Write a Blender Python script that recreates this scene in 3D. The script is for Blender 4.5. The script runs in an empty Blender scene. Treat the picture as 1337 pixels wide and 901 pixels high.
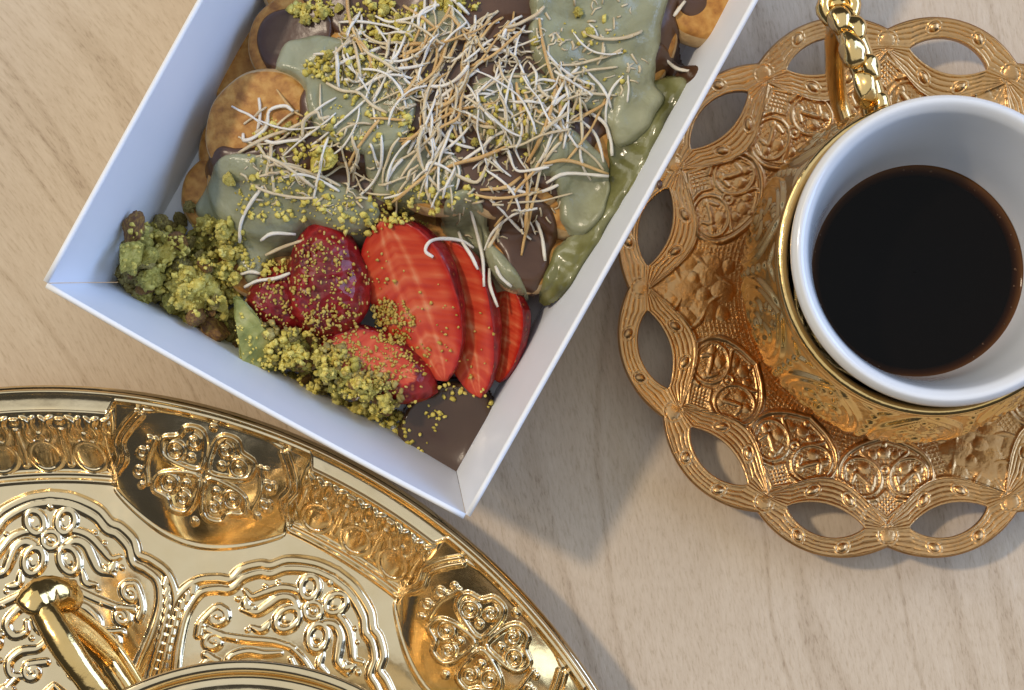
import bpy, bmesh, math, random
import numpy as np
from mathutils import Vector, Matrix, noise as mnoise

random.seed(7)
rng = np.random.default_rng(7)
R = math.radians
CM = 0.01                       # everything below is written in centimetres

# ------------------------------------------------------------------ camera
scn = bpy.context.scene
CAM_H = 45.0                    # cm above the table
PPC = 58.0                      # photo pixels per cm on the table
NU, NV = 672.0, 713.0           # photo pixel straight below the camera
cam_d = bpy.data.cameras.new('camera')
cam = bpy.data.objects.new('camera', cam_d)
scn.collection.objects.link(cam)
cam.location = (0, 0, CAM_H * CM)
cam.rotation_euler = (0, 0, 0)
cam_d.sensor_fit = 'HORIZONTAL'
cam_d.sensor_width = 36
cam_d.lens = CAM_H * PPC / 1337 * 36
cam_d.shift_x = (668.5 - NU) / 1337
cam_d.shift_y = (NV - 450.5) / 1337
cam_d.clip_start = 0.01
cam_d.clip_end = 20
scn.camera = cam

# ------------------------------------------------------------------ light
world = bpy.data.worlds.new('World')
scn.world = world
world.use_nodes = True
bg = world.node_tree.nodes['Background']
bg.inputs['Color'].default_value = (0.95, 0.97, 1.0, 1)
bg.inputs['Strength'].default_value = 0.06

def lamp(name, kind, loc, target, color, energy, **kw):
    d = bpy.data.lights.new(name, kind)
    d.color = color; d.energy = energy
    for k, v in kw.items(): setattr(d, k, v)
    o = bpy.data.objects.new(name, d)
    scn.collection.objects.link(o)
    o.location = loc
    v = Vector(target) - Vector(loc)
    o.rotation_euler = v.to_track_quat('-Z', 'Y').to_euler()
    return o

SUN_DIR = Vector((0.67, -0.25, -1.0))
lamp('sun', 'SUN', -SUN_DIR, (0, 0, 0), (1.0, 0.84, 0.64), 1.32, angle=R(4.2))
# pale opening overhead, wide window right; side panel left is added warm fill
lamp('overhead_skylight', 'AREA', (-0.15, 0.30, 1.35), (-0.05, 0.05, 0), (0.88, 0.94, 1.0), 12.0,
     shape='RECTANGLE', size=2.4, size_y=2.2)
lamp('side_fill', 'AREA', (-1.15, 0.75, 0.75), (0, 0.05, 0), (1.0, 0.95, 0.84), 4.4,
     shape='RECTANGLE', size=0.8, size_y=0.7)
lamp('wide_window', 'AREA', (1.55, 0.45, 0.85), (-0.05, 0.05, 0), (0.42, 0.60, 1.0), 32.0,
     shape='RECTANGLE', size=1.6, size_y=1.2)

scn.view_settings.view_transform = 'Standard'
scn.view_settings.look = 'None'
scn.view_settings.exposure = 0
scn.view_settings.gamma = 1
scn.render.engine = 'CYCLES'
scn.cycles.max_bounces = 10

# ------------------------------------------------------------------ helpers
def px(u, v, z=0.0):
    """photo pixel at a known height z (cm) -> cm"""
    k = (CAM_H - z) / CAM_H / PPC
    return np.array([(u - NU) * k, -(v - NV) * k, z])

def tag(o, label=None, cat=None, group=None, kind=None):
    if label: o['label'] = label
    if cat: o['category'] = cat
    if group: o['group'] = group
    if kind: o['kind'] = kind
    return o

def link(o, parent=None):
    scn.collection.objects.link(o)
    if parent is not None: o.parent = parent
    return o

def empty(name, loc_cm):
    o = bpy.data.objects.new(name, None)
    o.empty_display_size = 0.01
    o.location = [c * CM for c in loc_cm]
    return link(o)

def make_mesh(name, V, F, mat=None, smooth=True, normals=None):
    me = bpy.data.meshes.new(name)
    V = np.asarray(V, dtype=np.float64) * CM
    F = [tuple(int(i) for i in f) for f in F] if not isinstance(F, np.ndarray) else F
    if isinstance(F, np.ndarray):
        n, k = F.shape
        me.vertices.add(len(V)); me.vertices.foreach_set('co', V.astype(np.float32).ravel())
        me.loops.add(n * k); me.loops.foreach_set('vertex_index', F.astype(np.int32).ravel())
        me.polygons.add(n)
        me.polygons.foreach_set('loop_start', np.arange(0, n * k, k, dtype=np.int32))
        me.update(calc_edges=True)
    else:
        me.from_pydata(V.tolist(), [], F)
    me.validate()
    if smooth:
        me.polygons.foreach_set('use_smooth', [True] * len(me.polygons))
    if normals is not None:
        me.normals_split_custom_set_from_vertices(normals.tolist())
    if mat: me.materials.append(mat)
    me.update()
    return me

def mobj(name, V, F, mat, parent=None, smooth=True, normals=None, loc=None):
    o = bpy.data.objects.new(name, make_mesh(name, V, F, mat, smooth, normals))
    if loc is not None: o.location = [c * CM for c in loc]
    return link(o, parent)

def lathe(profile, n=96, close=False):
    P = np.array(profile, float)
    a = np.linspace(0, 2 * math.pi, n, endpoint=False)
    V = np.stack([P[:, None, 0] * np.cos(a), P[:, None, 0] * np.sin(a), np.repeat(P[:, 1:2], n, 1)], -1).reshape(-1, 3)
    m = len(P)
    i, j = np.meshgrid(np.arange(m - 1), np.arange(n), indexing='ij')
    j2 = (j + 1) % n
    F = np.stack([i * n + j, i * n + j2, (i + 1) * n + j2, (i + 1) * n + j], -1).reshape(-1, 4)
    return V, F

def spline(pts, n=8, closed=False):
    P = np.array(pts, float)
    if len(P) == 2 and not closed:
        t = np.linspace(0, 1, n + 1)[:, None]
        return P[0] * (1 - t) + P[1] * t
    if closed: Q = np.vstack([P[-1], P, P[0], P[1]])
    else: Q = np.vstack([2 * P[0] - P[1], P, 2 * P[-1] - P[-2]])
    out = []
    for i in range(1, len(Q) - 2):
        p0, p1, p2, p3 = Q[i - 1], Q[i], Q[i + 1], Q[i + 2]
        for s in np.linspace(0, 1, n, endpoint=False):
            out.append(0.5 * ((2 * p1) + (p2 - p0) * s + (2 * p0 - 5 * p1 + 4 * p2 - p3) * s * s + (3 * p1 - p0 - 3 * p2 + p3) * s ** 3))
    if not closed: out.append(P[-1])
    return np.array(out)

def tube(path, rad, sides=8, flat=1.0, up=(0, 0, 1), cap=True):
    """swept tube; flat squashes the section along `up`"""
    P = np.array(path, float); n = len(P)
    rad = np.full(n, rad) if np.isscalar(rad) else np.array(rad, float)
    T = np.gradient(P, axis=0); T /= np.linalg.norm(T, axis=1)[:, None] + 1e-9
    up = np.array(up, float)
    S = np.cross(T, up); S /= np.linalg.norm(S, axis=1)[:, None] + 1e-9
    for i in range(1, n):
        if np.dot(S[i], S[i - 1]) < 0: S[i] *= -1
    U = np.cross(S, T)
    a = np.linspace(0, 2 * math.pi, sides, endpoint=False)
    V = (P[:, None] + rad[:, None, None] * (np.cos(a)[None, :, None] * S[:, None] + flat * np.sin(a)[None, :, None] * U[:, None])).reshape(-1, 3)
    F = []
    for i in range(n - 1):
        for j in range(sides):
            k = (j + 1) % sides
            F.append((i * sides + j, i * sides + k, (i + 1) * sides + k, (i + 1) * sides + j))
    if cap:
        F.append(tuple(range(sides - 1, -1, -1)))
        F.append(tuple((n - 1) * sides + j for j in range(sides)))
    return V, F

def join(parts):
    V, F, o = [], [], 0
    for v, f in parts:
        V.append(np.asarray(v)); F += [tuple(int(i) + o for i in q) for q in f]; o += len(v)
    return np.vstack(V), F

def ico(sub):
    bm = bmesh.new(); bmesh.ops.create_icosphere(bm, subdivisions=sub, radius=1)
    V = np.array([v.co[:] for v in bm.verts]); F = np.array([[v.index for v in f.verts] for f in bm.faces]); bm.free()
    return V, F
ICO1, ICO2, ICO3 = ico(1), ico(2), ico(3)

def ball(c, r, base=None, s=(1, 1, 1)):
    V, F = base or ICO2
    return V * r * np.array(s) + np.array(c), F

# ------------------------------------------------------------------ materials
def new_mat(name):
    m = bpy.data.materials.new(name); m.use_nodes = True
    nt = m.node_tree; b = nt.nodes['Principled BSDF']
    return m, nt, b

def N(nt, t, **kw):
    n = nt.nodes.new(t)
    for k, v in kw.items():
        if k in n.inputs.keys(): n.inputs[k].default_value = v
        else: setattr(n, k, v)
    return n

def ramp(nt, src, stops):
    r = nt.nodes.new('ShaderNodeValToRGB')
    el = r.color_ramp.elements
    while len(el) < len(stops): el.new(0.5)
    for e, (p, c) in zip(el, stops):
        e.position = p; e.color = (*c, 1) if len(c) == 3 else c
    nt.links.new(src, r.inputs['Fac'])
    return r

def noisy(name, stops, scale, rough=0.5, detail=4, bump=0.0, bscale=None, bdist=0.0004, dist=0.0, **inp):
    """object-space noise colour + optional bump"""
    m, nt, b = new_mat(name)
    tc = N(nt, 'ShaderNodeTexCoord')
    nz = N(nt, 'ShaderNodeTexNoise', Scale=scale, Detail=detail, Distortion=dist)
    nt.links.new(tc.outputs['Object'], nz.inputs['Vector'])
    r = ramp(nt, nz.outputs['Fac'], stops)
    nt.links.new(r.outputs['Color'], b.inputs['Base Color'])
    b.inputs['Roughness'].default_value = rough
    if bump:
        n2 = N(nt, 'ShaderNodeTexNoise', Scale=bscale or scale * 3, Detail=5)
        nt.links.new(tc.outputs['Object'], n2.inputs['Vector'])
        bp = N(nt, 'ShaderNodeBump', Strength=bump, Distance=bdist)
        nt.links.new(n2.outputs['Fac'], bp.inputs['Height'])
        nt.links.new(bp.outputs['Normal'], b.inputs['Normal'])
    for k, v in inp.items(): b.inputs[k.replace('_', ' ')].default_value = v
    return m

def gold(name, c1, c2, rough, rvar=0.08, bump=0.05, scale=220):
    m, nt, b = new_mat(name)
    tc = N(nt, 'ShaderNodeTexCoord')
    nz = N(nt, 'ShaderNodeTexNoise', Scale=90.0, Detail=4)
    nt.links.new(tc.outputs['Object'], nz.inputs['Vector'])
    r = ramp(nt, nz.outputs['Fac'], [(0.3, c1), (0.7, c2)])
    nt.links.new(r.outputs['Color'], b.inputs['Base Color'])
    mr = N(nt, 'ShaderNodeMapRange')
    mr.inputs['To Min'].default_value = rough - rvar; mr.inputs['To Max'].default_value = rough + rvar
    n3 = N(nt, 'ShaderNodeTexNoise', Scale=400.0, Detail=3)
    nt.links.new(tc.outputs['Object'], n3.inputs['Vector'])
    nt.links.new(n3.outputs['Fac'], mr.inputs['Value'])
    sm_ = N(nt, 'ShaderNodeTexNoise', Scale=48.0, Detail=5, Roughness=0.65, Distortion=0.8)
    nt.links.new(tc.outputs['Object'], sm_.inputs['Vector'])
    smr = N(nt, 'ShaderNodeMapRange'); smr.inputs['From Min'].default_value = 0.52; smr.inputs['From Max'].default_value = 0.72
    smr.inputs['To Min'].default_value = 0.0; smr.inputs['To Max'].default_value = 0.14
    nt.links.new(sm_.outputs['Fac'], smr.inputs['Value'])
    ad = N(nt, 'ShaderNodeMath', operation='ADD')
    nt.links.new(mr.outputs['Result'], ad.inputs[0]); nt.links.new(smr.outputs['Result'], ad.inputs[1])
    nt.links.new(ad.outputs[0], b.inputs['Roughness'])
    b.inputs['Metallic'].default_value = 1
    n2 = N(nt, 'ShaderNodeTexNoise', Scale=scale, Detail=3)
    nt.links.new(tc.outputs['Object'], n2.inputs['Vector'])
    bp = N(nt, 'ShaderNodeBump', Strength=bump, Distance=0.0006)
    nt.links.new(n2.outputs['Fac'], bp.inputs['Height'])
    nt.links.new(bp.outputs['Normal'], b.inputs['Normal'])
    return m

GOLD_TRAY = gold('polished gold tray', (0.80, 0.62, 0.36), (0.87, 0.70, 0.44), 0.13, 0.05, 0.14, 160)
GOLD_CUP = gold('worn gold holder', (0.76, 0.50, 0.175), (0.87, 0.62, 0.28), 0.15, 0.05, 0.25, 300)
GOLD_SAUCER = gold('antique gold saucer', (0.51, 0.283, 0.112), (0.63, 0.385, 0.17), 0.31, 0.07, 0.35, 650)

def wood():
    m, nt, b = new_mat('pale maple')
    L = nt.links.new
    tc = N(nt, 'ShaderNodeTexCoord')
    sep = N(nt, 'ShaderNodeSeparateXYZ'); L(tc.outputs['Object'], sep.inputs[0])
    def M(op, a, c=None, d=None):
        n = N(nt, 'ShaderNodeMath', operation=op)
        for i, q in enumerate((a, c, d)):
            if q is None: continue
            if isinstance(q, (int, float)): n.inputs[i].default_value = q
            else: L(q, n.inputs[i])
        return n.outputs[0]
    x, y = sep.outputs['X'], sep.outputs['Y']
    # the growth lines bend: near vertical at one side, slanting at the other
    negx = M('SMOOTH_MAX', M('MULTIPLY', x, -1.0), 0.0, 0.06)
    sl = M('ADD', M('MULTIPLY', negx, 4.2), 0.17)
    s = M('ADD', x, M('MULTIPLY', y, sl))
    wob = N(nt, 'ShaderNodeTexNoise', Scale=9.0, Detail=2); L(tc.outputs['Object'], wob.inputs['Vector'])
    s2 = M('ADD', s, M('MULTIPLY', wob.outputs['Fac'], 0.03))
    # growth rings
    comb = N(nt, 'ShaderNodeCombineXYZ'); L(M('MULTIPLY', s2, 1.0), comb.inputs[0]); L(M('MULTIPLY', y, 0.05), comb.inputs[1])
    rn = N(nt, 'ShaderNodeTexNoise', Scale=20.0, Detail=2, Roughness=0.5); L(comb.outputs[0], rn.inputs['Vector'])
    wv = M('SINE', M('MULTIPLY', rn.outputs['Fac'], 62.0))
    ring = ramp(nt, M('ADD', M('MULTIPLY', wv, 0.5), 0.5), [(0.0, (0.0,)*3), (0.10, (0.75,)*3), (0.35, (1.0,)*3), (1.0, (0.8,)*3)])
    # fibre flecks
    comb2 = N(nt, 'ShaderNodeCombineXYZ'); L(s, comb2.inputs[0]); L(M('MULTIPLY', y, 0.22), comb2.inputs[1])
    fb = N(nt, 'ShaderNodeTexNoise', Scale=1500.0, Detail=3, Roughness=0.7); L(comb2.outputs[0], fb.inputs['Vector'])
    fbr = ramp(nt, fb.outputs['Fac'], [(0.34, (0,)*3), (0.46, (0.62,)*3), (0.54, (0.78,)*3), (0.68, (1,)*3)])
    comb3 = N(nt, 'ShaderNodeCombineXYZ'); L(s, comb3.inputs[0]); L(M('MULTIPLY', y, 0.16), comb3.inputs[1])
    fl = N(nt, 'ShaderNodeTexNoise', Scale=520.0, Detail=4, Roughness=0.6); L(comb3.outputs[0], fl.inputs['Vector'])
    big = N(nt, 'ShaderNodeTexNoise', Scale=22.0, Detail=3); L(tc.outputs['Object'], big.inputs['Vector'])
    f = M('ADD', M('MULTIPLY', ring.outputs['Color'], 0.155), M('MULTIPLY', fbr.outputs['Color'], 0.22))
    f = M('ADD', f, M('MULTIPLY', fl.outputs['Fac'], 0.24))
    f = M('ADD', f, M('ADD', M('MULTIPLY', big.outputs['Fac'], 0.28), 0.20))
    c = ramp(nt, f, [(0.40, (0.36, 0.255, 0.16)), (0.64, (0.555, 0.428, 0.29)), (0.82, (0.645, 0.515, 0.365)), (1.0, (0.73, 0.61, 0.47))])
    # rare small dark pits
    vo = N(nt, 'ShaderNodeTexVoronoi', Scale=34.0); L(tc.outputs['Object'], vo.inputs['Vector'])
    pit = ramp(nt, vo.outputs['Distance'], [(0.03, (1,)*3), (0.06, (0,)*3)])
    mx = N(nt, 'ShaderNodeMix', data_type='RGBA'); mx.inputs[7].default_value = (0.16, 0.10, 0.06, 1)
    L(M('MULTIPLY', pit.outputs['Color'], 0.7), mx.inputs[0]); L(c.outputs['Color'], mx.inputs[6])
    L(mx.outputs[2], b.inputs['Base Color'])
    b.inputs['Roughness'].default_value = 0.48
    b.inputs['Specular IOR Level'].default_value = 0.35
    bp = N(nt, 'ShaderNodeBump', Strength=0.25, Distance=0.0003); L(fb.outputs['Fac'], bp.inputs['Height'])
    L(bp.outputs['Normal'], b.inputs['Normal'])
    return m
WOOD = wood()

PAPER = noisy('white card', [(0.3, (0.79, 0.82, 0.87)), (0.7, (0.83, 0.855, 0.90))], 60, 0.42, bump=0.06, bscale=900, bdist=0.0002)
PAPER_EDGE = noisy('cut card edge', [(0.3, (0.86, 0.86, 0.86)), (0.7, (0.9, 0.9, 0.9))], 200, 0.6)
PORCELAIN = noisy('white porcelain', [(0.3, (0.74, 0.74, 0.73)), (0.7, (0.79, 0.79, 0.78))], 40, 0.12, Coat_Weight=0.4, Coat_Roughness=0.05)
CHOC = noisy('chocolate sauce', [(0.3, (0.075, 0.033, 0.016)), (0.7, (0.12, 0.058, 0.030))], 120, 0.30, bump=0.25, bscale=260, bdist=0.0008)
CREAM = noisy('pistachio cream', [(0.24, (0.15, 0.115, 0.065)), (0.36, (0.255, 0.25, 0.14)), (0.55, (0.335, 0.335, 0.205)), (0.75, (0.41, 0.405, 0.26))], 75, 0.22, dist=1.2, bump=0.45, bscale=520, bdist=0.0007,
              Subsurface_Weight=0.15, Subsurface_Radius=(0.002, 0.002, 0.001), Subsurface_Scale=0.5)
OLIVE = noisy('olive cream runoff', [(0.28, (0.085, 0.080, 0.022)), (0.5, (0.18, 0.175, 0.062)), (0.72, (0.32, 0.315, 0.17))], 130, 0.16, bump=0.3, bscale=200, bdist=0.001)
POOL = noisy('glossy chocolate', [(0.3, (0.060, 0.030, 0.015)), (0.7, (0.085, 0.045, 0.024))], 60, 0.14, bump=0.2, bscale=90, bdist=0.0012)
PANCAKE = noisy('browned pancake', [(0.28, (0.30, 0.115, 0.022)), (0.45, (0.48, 0.21, 0.040)), (0.58, (0.58, 0.29, 0.065)), (0.75, (0.66, 0.37, 0.11))], 420, 0.6, detail=6, bump=0.5, bscale=900, bdist=0.0006)
PANCAKE_SIDE = noisy('pale pancake side', [(0.3, (0.50, 0.30, 0.12)), (0.7, (0.72, 0.52, 0.28))], 300, 0.7, bump=0.5, bscale=800, bdist=0.0006)
SHRED_W = noisy('white shred', [(0.3, (0.74, 0.64, 0.50)), (0.7, (0.94, 0.87, 0.75))], 180, 0.55, bump=0.3, bscale=900, Subsurface_Weight=0.35, Subsurface_Radius=(0.0012, 0.001, 0.0008), Subsurface_Scale=0.6)
SHRED_C = noisy('cream shred', [(0.3, (0.58, 0.44, 0.26)), (0.7, (0.78, 0.65, 0.43))], 180, 0.55, bump=0.3, bscale=900, Subsurface_Weight=0.35, Subsurface_Radius=(0.0012, 0.001, 0.0008), Subsurface_Scale=0.6)
SHRED_T = noisy('toasted shred', [(0.3, (0.52, 0.29, 0.09)), (0.7, (0.76, 0.52, 0.23))], 180, 0.55, bump=0.3, bscale=900, Subsurface_Weight=0.35, Subsurface_Radius=(0.0012, 0.001, 0.0008), Subsurface_Scale=0.6)
PIST_Y = noisy('yellow-green pistachio', [(0.3, (0.46, 0.36, 0.05)), (0.5, (0.74, 0.60, 0.12)), (0.75, (0.88, 0.77, 0.25))], 420, 0.65, bump=0.8, bscale=1500, bdist=0.0006)
PIST_G = noisy('green pistachio', [(0.3, (0.26, 0.225, 0.035)), (0.5, (0.53, 0.46, 0.09)), (0.72, (0.76, 0.66, 0.20))], 380, 0.6, bump=0.8, bscale=1500, bdist=0.0006)
PIST_D = noisy('dusky pistachio', [(0.3, (0.17, 0.115, 0.035)), (0.5, (0.38, 0.30, 0.085)), (0.75, (0.60, 0.51, 0.20))], 380, 0.65, bump=0.8, bscale=1500, bdist=0.0006)
PIST_B = noisy('brown-skinned pistachio', [(0.3, (0.10, 0.038, 0.022)), (0.55, (0.26, 0.13, 0.03)), (0.75, (0.42, 0.30, 0.06))], 330, 0.6, bump=0.6, bscale=1200, bdist=0.0006)
PIST_O = noisy('golden crumb', [(0.3, (0.42, 0.27, 0.03)), (0.7, (0.62, 0.47, 0.12))], 400, 0.7)

def coffee_mat():
    m, nt, b = new_mat('black coffee')
    tc = N(nt, 'ShaderNodeTexCoord'); ln = N(nt, 'ShaderNodeVectorMath', operation='LENGTH')
    nt.links.new(tc.outputs['Object'], ln.inputs[0])
    # thin film of coffee at the wall is brown, the body is nearly black
    r = ramp(nt, ln.outputs['Value'], [(0.0, (0.0025, 0.002, 0.002)), (0.0209, (0.0035, 0.0022, 0.0016)), (0.0216, (0.03, 0.010, 0.003)), (0.0224, (0.10, 0.04, 0.012))])
    r.color_ramp.elements[0].position = 0.0
    mr = N(nt, 'ShaderNodeMapRange')
    nt.links.new(ln.outputs['Value'], mr.inputs['Value'])
    mr.inputs['From Min'].default_value = 0.0; mr.inputs['From Max'].default_value = 0.0224
    nt.links.new(mr.outputs['Result'], r.inputs['Fac'])
    for e, p in zip(r.color_ramp.elements, (0.0, 0.90, 0.95, 1.0)): e.position = p
    nt.links.new(r.outputs['Color'], b.inputs['Base Color'])
    b.inputs['Roughness'].default_value = 0.06
    b.inputs['IOR'].default_value = 1.33
    b.inputs['Specular IOR Level'].default_value = 0.22
    return m
COFFEE = coffee_mat()

BUBBLE = noisy('coffee bubble', [(0.3, (0.05, 0.022, 0.008)), (0.7, (0.12, 0.06, 0.025))], 400, 0.08)

def strawberry_mat(name, cut):
    """skin everywhere; where the local Y reaches the cut plane (attribute 'cut') pale-streaked flesh"""
    m, nt, b = new_mat(name); L = nt.links.new
    tc = N(nt, 'ShaderNodeTexCoord')
    at = N(nt, 'ShaderNodeAttribute', attribute_name='cut')
    rad = N(nt, 'ShaderNodeAttribute', attribute_name='rad')
    ax = N(nt, 'ShaderNodeAttribute', attribute_name='axial')
    # skin
    vo = N(nt, 'ShaderNodeTexVoronoi', Scale=420.0); L(tc.outputs['Object'], vo.inputs['Vector'])
    sk = ramp(nt, vo.outputs['Distance'], [(0.0, (0.45, 0.20, 0.04)), (0.13, (0.36, 0.10, 0.03)), (0.20, (0.16, 0.005, 0.009)), (0.6, (0.29, 0.012, 0.014))])
    nz = N(nt, 'ShaderNodeTexNoise', Scale=160.0, Detail=3); L(tc.outputs['Object'], nz.inputs['Vector'])
    tint = ramp(nt, nz.outputs['Fac'], [(0.3, (0.55, 0.45, 0.5)), (0.7, (1.2, 1.1, 1.0))])
    skm = N(nt, 'ShaderNodeMix', data_type='RGBA', blend_type='MULTIPLY'); skm.inputs[0].default_value = 1
    L(sk.outputs['Color'], skm.inputs[6]); L(tint.outputs['Color'], skm.inputs[7])
    # flesh: pale core, streaks running out from it to the skin
    cb = N(nt, 'ShaderNodeCombineXYZ'); 
    def M(op, a, c):
        n = N(nt, 'ShaderNodeMath', operation=op)
        for i, q in enumerate((a, c)):
            if isinstance(q, (int, float)): n.inputs[i].default_value = q
            else: L(q, n.inputs[i])
        return n.outputs[0]
    L(M('ADD', M('MULTIPLY', ax.outputs['Fac'], 7.0), M('MULTIPLY', rad.outputs['Fac'], -0.7)), cb.inputs[0])
    L(M('MULTIPLY', rad.outputs['Fac'], 0.3), cb.inputs[1])
    st = N(nt, 'ShaderNodeTexNoise', Scale=2.3, Detail=1.5, Roughness=0.5); L(cb.outputs[0], st.inputs['Vector'])
    core = ramp(nt, rad.outputs['Fac'], [(0.0, (0.10,)*3), (0.14, (0.05,)*3), (0.24, (0.20,)*3), (0.36, (0.03,)*3), (0.6, (0.02,)*3), (0.8, (0.05,)*3), (0.95, (0.0,)*3)])
    v = M('ADD', M('ADD', M('MULTIPLY', st.outputs['Fac'], 0.7), 0.15), core.outputs['Color'])
    fl = ramp(nt, v, [(0.36, (0.47, 0.030, 0.013)), (0.52, (0.58, 0.062, 0.023)), (0.64, (0.66, 0.13, 0.05)), (0.80, (0.74, 0.30, 0.15))])
    edge = ramp(nt, rad.outputs['Fac'], [(0.72, (1, 1, 1)), (0.97, (0.75, 0.22, 0.25))])
    flm = N(nt, 'ShaderNodeMix', data_type='RGBA', blend_type='MULTIPLY'); flm.inputs[0].default_value = 1
    L(fl.outputs['Color'], flm.inputs[6]); L(edge.outputs['Color'], flm.inputs[7])
    mx = N(nt, 'ShaderNodeMix', data_type='RGBA')
    L(at.outputs['Fac'], mx.inputs[0]); L(skm.outputs[2], mx.inputs[6]); L(flm.outputs[2], mx.inputs[7])
    L(mx.outputs[2], b.inputs['Base Color'])
    b.inputs['Roughness'].default_value = 0.30
    b.inputs['Subsurface Weight'].default_value = 0.12
    b.inputs['Subsurface Radius'].default_value = (0.003, 0.0008, 0.0004)
    b.inputs['Subsurface Scale'].default_value = 0.6
    h = M('ADD', M('MULTIPLY', vo.outputs['Distance'], M('MULTIPLY', M('SUBTRACT', 1.0, at.outputs['Fac']), 0.9)), M('MULTIPLY', st.outputs['Fac'], 0.5))
    bp = N(nt, 'ShaderNodeBump', Strength=0.6, Distance=0.0009); L(h, bp.inputs['Height'])
    L(bp.outputs['Normal'], b.inputs['Normal'])
    return m
BERRY = strawberry_mat('strawberry', 0)
SEED = noisy('strawberry seed', [(0.3, (0.45, 0.27, 0.06)), (0.7, (0.62, 0.45, 0.14))], 500, 0.5)

# ------------------------------------------------------------------ table
def build_table():
    bm = bmesh.new(); bmesh.ops.create_cube(bm, size=1)
    for v in bm.verts: v.co = Vector((v.co.x * 0.9, v.co.y * 0.8, v.co.z * 0.03 - 0.015))
    bmesh.ops.bevel(bm, geom=[e for e in bm.edges], offset=0.003, segments=3, affect='EDGES')
    me = bpy.data.meshes.new('table_top'); bm.to_mesh(me); bm.free(); me.materials.append(WOOD)
    o = link(bpy.data.objects.new('table_top', me)); o.location = (0, 0.05, 0)
    tag(o, 'pale maple wood table top', 'table', kind='structure')
build_table()

# ------------------------------------------------------------------ relief rasters
class Relief:
    """a small height picture in local px (1 px = 1/58.4 cm): strokes and lumps pressed into sheet metal"""
    def __init__(s, x0, x1, y0, y1, res=0.6):
        s.x0, s.y0, s.res, s.fat = x0, y0, res, 1.0
        s.A = np.zeros((int((y1 - y0) / res) + 2, int((x1 - x0) / res) + 2))
    def stamp(s, x, y, w, h, pw=1.0):
        m = int(w / s.res) + 2
        cx, cy = (x - s.x0) / s.res, (y - s.y0) / s.res
        i0, i1 = max(0, int(cy) - m), min(s.A.shape[0], int(cy) + m + 1)
        j0, j1 = max(0, int(cx) - m), min(s.A.shape[1], int(cx) + m + 1)
        if i0 >= i1 or j0 >= j1: return
        I, J = np.mgrid[i0:i1, j0:j1]
        d2 = ((I - cy) ** 2 + (J - cx) ** 2) * s.res ** 2 / (w * w)
        b = h * np.clip(1 - d2, 0, 1) ** pw
        s.A[i0:i1, j0:j1] = np.maximum(s.A[i0:i1, j0:j1], b)
    def stroke(s, pts, w=3.0, h=1.0, closed=False, taper=0.0, mirror=False, pw=1.0, n=10):
        w = w * s.fat; P = spline(pts, n, closed)
        d = np.r_[0, np.cumsum(np.linalg.norm(np.diff(P, axis=0), axis=1))]
        m = max(2, int(d[-1] / (s.res * 1.1)))
        t = np.linspace(0, d[-1], m)
        X, Y = np.interp(t, d, P[:, 0]), np.interp(t, d, P[:, 1])
        for k in range(m):
            f = 1 - taper * abs(2 * k / m - 1) ** 2
            s.stamp(X[k], Y[k], w * f, h * (0.4 + 0.6 * f), pw)
            if mirror: s.stamp(-X[k], Y[k], w * f, h * (0.4 + 0.6 * f), pw)
    def dot(s, x, y, r, h, mirror=False, pw=0.6):
        s.stamp(x, y, r, h, pw)
        if mirror: s.stamp(-x, y, r, h, pw)
    def ring(s, x, y, rx, ry, w, h, a0=0, mirror=False, rot=0):
        a = np.linspace(0, 2 * math.pi, 14, endpoint=False)
        c, q = math.cos(rot), math.sin(rot)
        pts = np.stack([x + rx * np.cos(a) * c - ry * np.sin(a) * q, y + rx * np.cos(a) * q + ry * np.sin(a) * c], -1)
        s.stroke(pts, w, h, closed=True, mirror=mirror, n=4)
    def curl(s, x, y, r, turns, a0, w, h, tail=None, mirror=False, cw=1):
        t = np.linspace(0, 1, 16)
        a = a0 + cw * t * turns * 2 * math.pi
        rr = r * (0.25 + 0.75 * t)
        pts = list(np.stack([x + rr * np.cos(a), y + rr * np.sin(a)], -1))
        if tail: pts += [np.array(p, float) for p in tail]
        s.stroke(pts, w, h, mirror=mirror, n=4)
        s.dot(x, y, w * 1.15, h * 1.1, mirror)
    def blob(s, pts, h, soft=4.0):
        """filled raised shape with soft shoulder"""
        P = spline(pts, 6, True)
        I, J = np.mgrid[0:s.A.shape[0], 0:s.A.shape[1]]
        X = J * s.res + s.x0; Y = I * s.res + s.y0
        ins = inside(P, X, Y)
        f = blur(ins.astype(float), soft / s.res)
        s.A = np.maximum(s.A, h * np.clip(f * 1.6 - 0.5, 0, 1))
    def __call__(s, x, y):
        cx = np.clip((x - s.x0) / s.res, 0, s.A.shape[1] - 1.001); cy = np.clip((y - s.y0) / s.res, 0, s.A.shape[0] - 1.001)
        j, i = cx.astype(int), cy.astype(int); fx, fy = cx - j, cy - i
        A = s.A
        return A[i, j] * (1 - fx) * (1 - fy) + A[i, j + 1] * fx * (1 - fy) + A[i + 1, j] * (1 - fx) * fy + A[i + 1, j + 1] * fx * fy

def inside(P, X, Y):
    r = np.zeros(X.shape, bool); n = len(P); j = n - 1
    for i in range(n):
        xi, yi, xj, yj = P[i, 0], P[i, 1], P[j, 0], P[j, 1]
        if yi != yj:
            c = ((yi > Y) != (yj > Y)) & (X < (xj - xi) * (Y - yi) / (yj - yi) + xi)
            r ^= c
        j = i
    return r

def blur(A, sig):
    m = max(1, int(sig * 3)); k = np.exp(-0.5 * (np.arange(-m, m + 1) / max(sig, 1e-3)) ** 2); k /= k.sum()
    B = np.pad(A, m, mode='edge')
    B = sum(k[i] * B[i:i + A.shape[0], :] for i in range(2 * m + 1))
    B = sum(k[i] * B[:, i:i + A.shape[1]] for i in range(2 * m + 1))
    return B

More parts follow.
